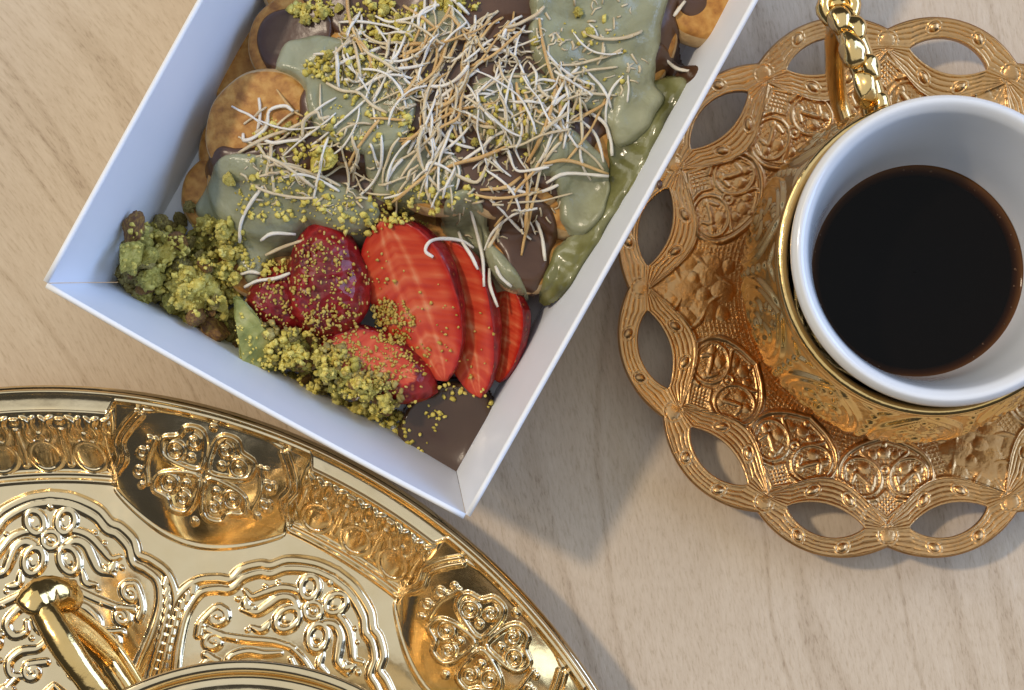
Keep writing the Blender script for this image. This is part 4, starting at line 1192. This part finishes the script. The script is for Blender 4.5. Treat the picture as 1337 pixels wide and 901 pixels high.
def wedge(u, v, zr, L, W, T, ang, mat, label, group=None, tilt=0.3):
    """a sliced nut piece: flat pale-green wedge with sharp edges"""
    pts = [(-.5, -.06), (-.2, .30), (.25, .48), (.5, .28), (.42, -.30), (.05, -.36)]
    V = []
    for zz, k in ((0, 1.0), (.75, .93), (1, .72)):
        V += [(x * L * k, y * W * k, zz * T) for x, y in pts]
    n = len(pts); F = [tuple(range(n - 1, -1, -1)), tuple(2 * n + i for i in range(n))]
    for s in range(2):
        for i in range(n): j = (i + 1) % n; F.append((s * n + i, s * n + j, (s + 1) * n + j, (s + 1) * n + i))
    me = make_mesh('nut_wedge', V, F, mat, smooth=False)
    o = bpy.data.objects.new('nut_wedge', me)
    bm = bmesh.new(); bm.from_mesh(me)
    bmesh.ops.bevel(bm, geom=list(bm.edges), offset=.0004, segments=2, affect='EDGES')
    bmesh.ops.subdivide_edges(bm, edges=list(bm.edges), cuts=1, use_grid_fill=True)
    for q in bm.verts: q.co += Vector(q.co).normalized() * .0002 * mnoise.noise(q.co * 900)
    bm.to_mesh(me); bm.free()
    p = px(u, v, zr); z = float(hm(p[0], p[1]))
    o.location = (p[0] * CM, p[1] * CM, (z - .05) * CM); o.rotation_euler = (tilt, -.12, ang)
    link(o); tag(o, label, 'pistachio', group)
    stamp_ball(p[0], p[1], z + T, W * .4)
    return o

# heap in the corner: first a low bed so the heap has body, then crumbs, then the pieces one can count
def heap(u, v, ru, rv, h, zr=.8):
    global HM
    c = px(u, v, zr); k = PPC * CAM_H / (CAM_H - zr)
    d2 = ((GX - c[0]) / (ru / k)) ** 2 + ((GY - c[1]) / (rv / k)) ** 2
    HM = np.maximum(HM, .07 + h * np.clip(1 - d2, 0, 1) ** .7)
def in_box(u, v, zr, m=.05):
    p = px(u, v, zr)[:2] - B0; a, b = p @ E1, p @ E2; i = FL * (1 - zr / BOX_Z) + m
    return a > i and b > i and a < BW - i

heap(195, 345, 52, 62, .7); heap(262, 375, 50, 60, .6)
scatter('pistachio_crumbs', 'bed of fine dusky pistachio crumbs in the box corner heap', [(195, 335, 48, 55, 420, .8), (185, 340, 38, 45, 260, 1.2), (260, 400, 55, 45, 240, .5), (335, 455, 60, 32, 160, .4), (420, 490, 60, 35, 120, .4), (480, 520, 50, 30, 80, .4)], PIST_D, .05, .13, LUMPS0)
scatter('pistachio_crumbs', 'bed of fine green pistachio crumbs in the box corner heap', [(205, 335, 52, 52, 260, 1.0), (260, 385, 52, 45, 280, .9), (300, 330, 25, 40, 90, 1.0), (420, 485, 50, 30, 90, .6), (480, 525, 42, 24, 80, .5)], PIST_G, .035, .11, LUMPS0)

GH = 'pistachio pieces heaped in the box corner'
GL = 'knobbly yellow-green pistachio piece in the heap at the box corner'
for (u, v, r_, m) in ((262, 312, .40, PIST_Y), (252, 375, .46, PIST_Y), (222, 330, .32, PIST_Y), (285, 395, .26, PIST_Y), (230, 392, .28, PIST_G), (298, 305, .20, PIST_Y), (275, 290, .16, PIST_Y),
                      (210, 312, .12, PIST_Y), (240, 350, .2, PIST_D), (290, 355, .18, PIST_G), (305, 365, .15, PIST_Y), (185, 385, .2, PIST_G), (240, 418, .17, PIST_Y), (300, 462, .15, PIST_Y),
                      (172, 322, .24, PIST_D), (192, 318, .26, PIST_G), (200, 365, .24, PIST_G), (170, 362, .2, PIST_D), (215, 398, .2, PIST_Y), (205, 285, .18, PIST_D), (228, 275, .17, PIST_D), (245, 268, .12, PIST_D), (265, 340, .22, PIST_G), (222, 365, .18, PIST_Y), (195, 345, .2, PIST_D), (298, 330, .16, PIST_Y), (215, 300, .13, PIST_D), (252, 405, .16, PIST_D), (270, 420, .14, PIST_D)):
    piece(u, v, 1.1, r_, m, GL if m is PIST_Y else ('mid green pistachio piece in the heap at the box corner' if m is PIST_G else 'dusky pistachio piece in the heap at the box corner'), GH + {PIST_Y: ', yellow', PIST_G: ', green', PIST_D: ', dusky'}[m])
    c = px(u, v, 1.2)
    # small grains stuck on the big piece
CH = {PIST_Y: ('yellow-green', 'yellow'), PIST_G: ('green', 'green'), PIST_D: ('dull olive', 'dull'), PIST_B: ('brown-skinned', 'brown')}
def chips(n, areas, where):
    for _ in range(n):
        u0, v0, ru, rv, zr = areas[rng.integers(len(areas))]
        a, q = rng.uniform(0, 6.28), math.sqrt(rng.uniform())
        m = (PIST_Y, PIST_G, PIST_G, PIST_Y, PIST_D, PIST_B)[rng.integers(6)]
        lb = f'angular {CH[m][0]} pistachio chip {where}'
        piece(u0 + ru * q * math.cos(a), v0 + rv * q * math.sin(a), zr, rng.uniform(.11, .21), m, lb, lb, shape=int(rng.integers(9)), sc=(1, rng.uniform(.6, 1), rng.uniform(.5, .9)))
chips(44, [(195, 335, 38, 45, 1.3), (258, 310, 36, 28, 1.5), (252, 378, 42, 36, 1.5), (280, 415, 30, 20, 1.0)], 'on top of the heap in the box corner')
piece(182, 345, 1.2, .36, PIST_G, 'large dark green pistachio kernel against the box corner', None, shape=4, sc=(1, .8, .8))
piece(178, 305, 1.5, .24, PIST_B, 'brown-skinned pistachio kernel touching the pale wall', None, shape=2, sc=(.8, 1.4, .7), rot=(0, 0, -.5))
for (u, v, r_, lb) in ((300, 455, .2, 'brown-skinned pistachio bit under the green nut wedge'), (258, 428, .2, 'brown-skinned pistachio bit by the end wall below the heap'), (236, 322, .2, 'brown-skinned pistachio bit in the middle of the heap'), (395, 470, .2, 'brown-skinned pistachio bit below the dark strawberries'), (272, 352, .17, 'brown-skinned pistachio bit between two yellow clumps of the heap')):
    piece(u, v, 1.0, r_, PIST_B, lb, None, shape=int(rng.integers(9)))
piece(285, 432, .7, .27, PIST_B, 'brown and orange pistachio kernel beside the green nut wedge', None, shape=5, sc=(1.2, .9, .8), rot=(0, 0, -.5))
wedge(420, 208, 2.3, .75, .7, .35, R(40), PIST_Y, 'flat pitted pistachio chip lying among the shreds')
piece(298, 232, 2.2, .20, PIST_Y, 'single yellow pistachio bit on green cream beside the wall', None, sc=(.8, 1.2, .7))
scatter('pistachio_crumbs', 'fine bright crumbs dusted over the pistachio heap', [(262, 315, 38, 30, 130, 1.3), (255, 375, 45, 38, 150, 1.3), (205, 330, 40, 45, 60, 1.1), (300, 350, 25, 40, 70, 1.1), (340, 440, 18, 28, 25, 1.0)], PIST_Y, .025, .075, LUMPS0)

WEDGE = noisy('cut pistachio face', [(0.3, (0.13, 0.15, 0.03)), (0.5, (0.29, 0.30, 0.08)), (0.72, (0.50, 0.47, 0.19))], 240, 0.5, bump=0.5, bscale=900, bdist=0.0006)
def big_wedge():
    out = [(305, 387), (319, 392), (345, 428), (368, 462), (356, 484), (332, 488), (314, 476), (309, 430)]
    zt = [1.80, 1.70, 1.62, 1.05, .85, 1.15, 1.30, 1.45]
    top = np.array([px(u, v, z) for (u, v), z in zip(out, zt)])
    c = top.mean(0); n = len(out)
    bot = np.array([[*(c[:2] + (p[:2] - c[:2]) * .8), .25] for p in top])
    mid = np.array([[*(c[:2] + (p[:2] - c[:2]) * 1.04), p[2] - .22] for p in top])
    V = np.vstack([bot, mid, top]) - np.array([c[0], c[1], .25])
    F = [tuple(range(n)), tuple(2 * n + i for i in range(n - 1, -1, -1))]
    for k in range(2):
        for i in range(n): j = (i + 1) % n; F.append((k * n + i, (k + 1) * n + i, (k + 1) * n + j, k * n + j))
    me = make_mesh('nut_wedge', V, F, WEDGE, smooth=False)
    bm = bmesh.new(); bm.from_mesh(me)
    bmesh.ops.bevel(bm, geom=list(bm.edges), offset=.0005, segments=2, affect='EDGES')
    bmesh.ops.triangulate(bm, faces=bm.faces); bmesh.ops.subdivide_edges(bm, edges=list(bm.edges), cuts=2, use_grid_fill=True)
    for q in bm.verts: q.co += Vector((mnoise.noise(q.co * 700), mnoise.noise(q.co * 700 + Vector((5, 0, 0))), mnoise.noise(q.co * 700 + Vector((0, 5, 0))))) * .0006
    bmesh.ops.recalc_face_normals(bm, faces=bm.faces); bm.to_mesh(me); bm.free()
    o = bpy.data.objects.new('nut_wedge', me); o.location = (c[0] * CM, c[1] * CM, .25 * CM); link(o)
    tag(o, 'large green sharp-edged nut wedge between the heap and the strawberries', 'pistachio')
big_wedge()
for (u, v, z) in ((328, 440, 1.5), (345, 470, 1.2), (322, 465, 1.35), (352, 452, 1.3), (318, 415, 1.65)): stamp_ball(*px(u, v, z)[:2], z - .05, .35)
scatter('pistachio_crumbs', 'crumbs clinging to the large green nut wedge', [(332, 450, 22, 32, 60, 1.4), (350, 474, 14, 12, 30, 1.1), (312, 425, 8, 24, 20, 1.6)], PIST_Y, .018, .05, LUMPS0, bury=.3)

GE = 'pistachio pieces along the end wall'
for (u, v, r_, m) in ((375, 470, .2, PIST_D), (395, 488, .2, PIST_G), (412, 505, .26, PIST_D), (432, 490, .2, PIST_G), (378, 492, .17, PIST_G), (458, 512, .17, PIST_G), (470, 530, .17, PIST_Y), (490, 540, .17, PIST_Y), (505, 525, .17, PIST_Y),
                      (485, 515, .15, PIST_Y), (510, 545, .14, PIST_Y), (450, 530, .14, PIST_Y), (440, 515, .15, PIST_G), (400, 455, .16, PIST_G), (385, 440, .15, PIST_D), (420, 470, .16, PIST_Y), (365, 455, .16, PIST_D), (495, 560, .12, PIST_Y)):
    piece(u, v, .8, r_, m, 'small yellow pistachio bit in the crumb line along the end wall' if m is PIST_Y else ('small green pistachio bit in the crumb line along the end wall' if m is PIST_G else 'small dull brownish pistachio bit in the crumb line along the end wall'), GE + {PIST_Y: ', yellow', PIST_G: ', green', PIST_D: ', dull'}[m])
chips(26, [(415, 490, 42, 24, .9), (480, 525, 40, 22, .8), (375, 465, 22, 20, .9)], 'along the end wall below the strawberries')
scatter('pistachio_crumbs', 'yellow pistachio crumbs along the end wall below the strawberries', [(480, 525, 45, 25, 130, .8), (415, 490, 48, 28, 110, .8), (510, 550, 18, 16, 50, .7), (370, 465, 25, 22, 70, .8), (388, 448, 26, 16, 90, .9)], PIST_Y, .025, .085, LUMPS0)
# golden dust on the strawberries
scatter('golden_crumbs', 'tiny golden crumbs sprinkled over the strawberries', [(425, 370, 42, 60, 230, 1.5), (360, 400, 30, 35, 80, 1.2), (480, 475, 62, 34, 330, 1.1), (440, 425, 40, 25, 140, 1.2), (515, 420, 28, 30, 190, 1.5), (500, 405, 18, 18, 110, 1.6), (560, 430, 40, 60, 26, 1.3), (540, 470, 30, 25, 40, 1.2), (500, 340, 30, 40, 16, 1.8), (620, 450, 25, 50, 12, 1.0)], PIST_O, .018, .048, LUMPS0, bury=.3)
scatter('golden_crumbs', 'scattered golden crumbs on the chocolate pool', [(545, 555, 35, 35, 22, .7), (520, 575, 22, 20, 10, .7), (600, 512, 35, 10, 12, .8), (570, 545, 12, 8, 8, .8), (630, 520, 14, 14, 6, .7)], PIST_Y, .03, .075, LUMPS0, bury=.2)
# crumbs over the heap of pancakes
scatter('pistachio_crumbs', 'green-yellow pistachio crumbs sprinkled over cream and chocolate',
        [(410, 10, 32, 14, 120, 2.3), (450, 88, 55, 22, 230, 2.5), (500, 30, 60, 35, 260, 2.6), (590, 5, 40, 12, 110, 2.6), (380, 190, 60, 40, 130, 2.3), (370, 260, 70, 30, 150, 1.9), (480, 160, 60, 50, 90, 2.6), (560, 130, 60, 60, 90, 2.8), (650, 170, 70, 40, 90, 2.6), (700, 140, 60, 40, 100, 2.6), (480, 280, 60, 25, 130, 1.9), (540, 270, 40, 20, 80, 1.8), (770, 80, 60, 60, 40, 2.5), (600, 250, 60, 25, 40, 2.0), (350, 345, 30, 14, 60, 1.4)],
        PIST_Y, .022, .08, LUMPS0, bury=.3)
GP = 'pistachio bits sprinkled on the pancakes'
for (u, v) in ((385, 12), (400, 5), (420, 15), (440, 8), (398, 22), (410, 22), (485, 20), (500, 10), (470, 40), (520, 25), (495, 48), (540, 15), (455, 95), (470, 85), (440, 88), (480, 100), (430, 75), (600, 5), (575, 3), (585, 12), (685, 180), (620, 185), (640, 175), (352, 170), (375, 165), (430, 168), (735, 135), (700, 60), (770, 45), (755, 18)):
    on = ('on the chocolate dipped pancake by the pale wall' if u < 445 and v < 30 else 'on the crumb-strewn pancake beside the dipped one' if u < 560 and v < 60 else
          'on the green cream patch below the dipped pancake' if u < 500 and v < 120 else 'at the edge of the bare golden pancake' if u < 450 else
          'between the golden swirl and the crumb-strewn pancake' if u < 610 and v < 20 else 'on the large green cream mass' if v < 70 else 'in the middle of the shred tangle')
    piece(u, v, 2.5, rng.uniform(.075, .11), PIST_Y, 'bright yellow-green pistachio bit ' + on, 'pistachio bits ' + on)

# ------------------------------------------------------------------ shreds
SHRED_COUNT = 0
def shred(pts, rad, mat, label, group, lift=0.0):
    """pts: world xy path; laid on whatever is below, stiff enough to bridge gaps"""
    global SHRED_COUNT, HM
    P = spline(np.array(pts), 4 if len(pts) > 2 else 6)
    z = np.array([float(hm(x, y)) for x, y in P]) + rad * .8
    n = len(z); t = np.arange(n)
    for _ in range(3):                                  # bridge hollows, round off bumps
        zs = np.convolve(np.pad(z, 2, mode='edge'), np.ones(5) / 5, 'valid')
        z = np.maximum(zs, z * .6 + zs * .4)
    z = z + lift * np.sin(np.linspace(0, math.pi, n))
    Q = np.column_stack([P, z])
    k = np.linspace(-1, 1, n)
    r_ = rad * (1 - .25 * np.abs(k) ** 6) * (1 + .10 * np.sin(k * 4 + SHRED_COUNT) + .06 * np.sin(k * 11 + SHRED_COUNT * 2))
    V, F = tube(Q, r_, 5, flat=random.uniform(.35, .75))
    c = Q[n // 2].copy()
    o = mobj('coconut_shred', V - c, F, mat, None, loc=c)
    tag(o, label, 'coconut shred', group)
    SHRED_COUNT += 1
    for q in Q[::2]:
        i, j = int((q[1] - HY0) / HR), int((q[0] - HX0) / HR)
        if 1 < i < HM.shape[0] - 2 and 1 < j < HM.shape[1] - 2:
            HM[i - 1:i + 2, j - 1:j + 2] = np.maximum(HM[i - 1:i + 2, j - 1:j + 2], q[2] + rad * .35)

def rnd_shred(u, v, zr, L, ang, bend, mat, rad):
    c = px(u, v, zr)[:2]
    n = 5; t = np.linspace(-.5, .5, n)
    a = ang + bend * t * 2 + rng.normal(0, .07, n)
    if rng.uniform() < .15: a[n // 2:] += rng.normal(0, .7)          # a kink
    step = L / (n - 1)
    xy = [np.zeros(2)]
    for k in range(n - 1):
        xy.append(xy[-1] + step * np.array([math.cos(a[k]), math.sin(a[k])]))
    xy = np.array(xy); xy += c - xy.mean(0)
    return xy, math.dist(xy[0], xy[-1]) / L

ZONES = [  # polygon px, count, zref, label end, white / cream / toasted shares, mean angle
    ([(500, 20), (600, -10), (690, 20), (720, 60), (770, 100), (795, 170), (760, 215), (690, 235), (600, 225), (540, 200), (490, 150)], 104, 2.8, 'in the dense tangle on the dessert', (.55, .27, .18), None),
    ([(630, 50), (700, 40), (760, 110), (730, 170), (660, 200), (610, 150)], 36, 3.0, 'in the whitest clump of the tangle', (.85, .15, 0), None),
    ([(550, 20), (640, 15), (660, 60), (610, 90), (580, 170), (545, 195), (540, 100)], 44, 3.0, 'in the golden swirl of the tangle', (.22, .42, .36), 1.0),
    ([(320, 150), (400, 130), (470, 150), (510, 230), (480, 280), (400, 260), (340, 250)], 34, 2.3, 'on the green cream beside the bare pancake', (.50, .42, .08), None),
    ([(440, 20), (540, 0), (560, 90), (520, 160), (440, 130)], 26, 2.6, 'over the crumb-strewn chocolate pancake', (.65, .30, .05), None),
    ([(500, 215), (590, 215), (600, 250), (560, 275), (510, 265)], 20, 2.0, 'hanging over the top of the strawberry slices', (.4, .5, .1), 1.0),
    ([(730, 10), (850, 0), (840, 100), (800, 150), (740, 80)], 9, 2.6, 'stuck on the large green cream mass', (.6, .4, 0), None),
    ([(640, 235), (720, 240), (730, 290), (690, 310), (640, 280)], 9, 2.0, 'on the chocolate above the strawberry slices', (.4, .2, .4), None),
]
MATS = ((SHRED_W, 'white', .039), (SHRED_C, 'cream coloured', .039), (SHRED_T, 'toasted golden', .042))
for poly_px, cnt, zr, where, share, mean in ZONES:
    P = np.array(poly_px, float); done = 0
    while done < cnt:
        u = rng.uniform(P[:, 0].min(), P[:, 0].max()); v = rng.uniform(P[:, 1].min(), P[:, 1].max())
        if not inside(P, np.array([u]), np.array([v]))[0]: continue
        k = rng.choice(3, p=np.array(share) / sum(share))
        mat, colr, rad = MATS[k]
        ang = rng.uniform(0, math.pi) if mean is None else rng.normal(mean, .4)
        L = rng.uniform(.35, 1.6) if k < 2 else rng.uniform(.8, 1.8)
        rad *= rng.choice([.6, .7, .8, .9, 1.05])
        xy, chord = rnd_shred(u, v, zr, L, ang, rng.normal(0, .42), mat, rad)
        look = ('short' if L < .7 else 'mid-length' if L < 1.15 else 'long') + ' ' + ('straight' if chord > .97 else 'bent' if chord > .88 else 'strongly curled')
        wd = 'thin' if rad < .031 else 'broad'
        shred(xy, rad, mat, f'{look} {wd} {colr} shred {where}', f'{look} {wd} {colr} shreds {where}', rng.uniform(0, .10))
        done += 1
# single shreds one can point at
SOLO = [
    ([(566, 338), (556, 330), (562, 318), (578, 311), (600, 311), (618, 320)], 1.9, SHRED_W, 'white coconut shred hooked over the top of the middle strawberry slice'),
    ([(598, 297), (604, 315), (616, 335), (624, 352)], 1.8, SHRED_W, 'short white shred lying down the draped green cream'),
    ([(614, 273), (622, 300), (630, 335), (632, 374)], 1.8, SHRED_W, 'long straight white shred running down the draped green cream'),
    ([(639, 352), (640, 375), (650, 402)], 1.4, SHRED_W, 'white shred dangling from green cream onto the narrow strawberry sliver'),
    ([(647, 350), (654, 364), (668, 376)], 1.5, SHRED_W, 'short white shred at the lower edge of the draped cream'),
    ([(655, 292), (646, 308), (637, 322)], 1.9, SHRED_C, 'short cream shred across the chocolate edge'),
    ([(700, 288), (708, 310), (712, 340)], 1.8, SHRED_W, 'white shred on the edge of the small chocolate pancake'),
    ([(686, 225), (689, 255), (686, 300)], 2.3, SHRED_T, 'long toasted shred pointing down over the chocolate'),
    ([(627, 250), (660, 247), (680, 232)], 2.3, SHRED_T, 'toasted shred crossing the chocolate above the slices'),
    ([(710, 216), (745, 212), (795, 226)], 2.4, SHRED_T, 'toasted shred lying across the green cream tongue'),
    ([(713, 240), (740, 228), (795, 230)], 2.3, SHRED_W, 'white shred across the green cream tongue'),
    ([(316, 172), (318, 182), (332, 178), (348, 165), (352, 145), (372, 140), (384, 148)], 2.3, SHRED_W, 'curled white shred lying on the bare golden pancake'),
    ([(308, 312), (312, 290), (325, 268), (345, 245)], 2.0, SHRED_W, 'long white shred at the edge of cream beside the crumb heap'),
    ([(316, 372), (335, 366), (360, 364), (380, 358)], 1.5, SHRED_W, 'white shred resting on the crumbs against the dark strawberry'),
    ([(310, 354), (325, 352), (338, 355)], 1.5, SHRED_W, 'short white shred beside the pistachio heap'),
    ([(338, 312), (355, 304), (385, 304)], 1.8, SHRED_W, 'white shred under the green cream patch edge'),
    ([(342, 328), (365, 320), (398, 314)], 1.7, SHRED_C, 'cream shred just above the dark red strawberry half'),
    ([(395, 180), (398, 160), (415, 150), (420, 158), (432, 155)], 2.5, SHRED_C, 'looped cream shred beside the bare pancake'),
    ([(345, 205), (375, 220), (410, 245)], 2.3, SHRED_C, 'dull mauve-cream shred lying over green cream'),
    ([(800, 200), (798, 180), (790, 160), (770, 145)], 2.5, SHRED_W, 'white shred curving along the edge of the green cream'),
    ([(895, 0), (880, 20)], 2.2, SHRED_W, 'white shred on the bare pancake by the sunlit wall'),
    ([(870, 75), (885, 84), (902, 90)], 2.2, SHRED_W, 'white shred on the torn chocolate smear'),
]
for pts, zr, mat, label in SOLO:
    shred([px(u, v, zr)[:2] for u, v in pts], .042, mat, label, None, lift=.04)

# broken bits too fine to count
Vs, Fs, off = [], [], 0
for (u0, v0, ru, rv, n, zr) in ((640, 120, 140, 100, 260, 2.8), (410, 220, 100, 60, 90, 2.2), (500, 70, 70, 60, 70, 2.6), (780, 60, 80, 70, 50, 2.5), (660, 270, 70, 50, 40, 1.9)):
    for _ in range(n):
        a, q = rng.uniform(0, 6.28), math.sqrt(rng.uniform())
        p = px(u0 + ru * q * math.cos(a), v0 + rv * q * math.sin(a), zr)[:2]; t = rng.uniform(0, 6.28); L = rng.uniform(.08, .28)
        w = rng.uniform(.014, .032); dv = np.array([math.cos(t), math.sin(t)]) * L / 2
        pts = [p - dv, p + np.array([-dv[1], dv[0]]) * rng.uniform(-.4, .4), p + dv]
        Q = np.array([[x, y, float(hm(x, y)) + w * .6] for x, y in pts])
        V, F = tube(Q, w, 4, flat=.6); F = [f for f in F]
        Vs.append(V); Fs += [tuple(i + off for i in f) for f in F]; off += len(V)
V = np.vstack(Vs); c = V.mean(0); c[2] = V[:, 2].min()
tag(mobj('coconut_flecks', V - c, Fs, SHRED_C, None, loc=c), 'tiny broken coconut bits scattered over the sauces', 'coconut flecks', kind='stuff')

# chip of dark chocolate caught on the box edge
V, F = lump(ICO2, 77, .4, 2.0)
p = px(861, 241, BOX_Z)
o = mobj('chocolate_flake', V * np.array([.06, .10, .05]), F, CHOC, None, loc=(p[0], p[1], BOX_Z + .06))
tag(o, 'tiny chocolate flake stuck on the top edge of the box', 'chocolate flake')
print('SHREDS', SHRED_COUNT)
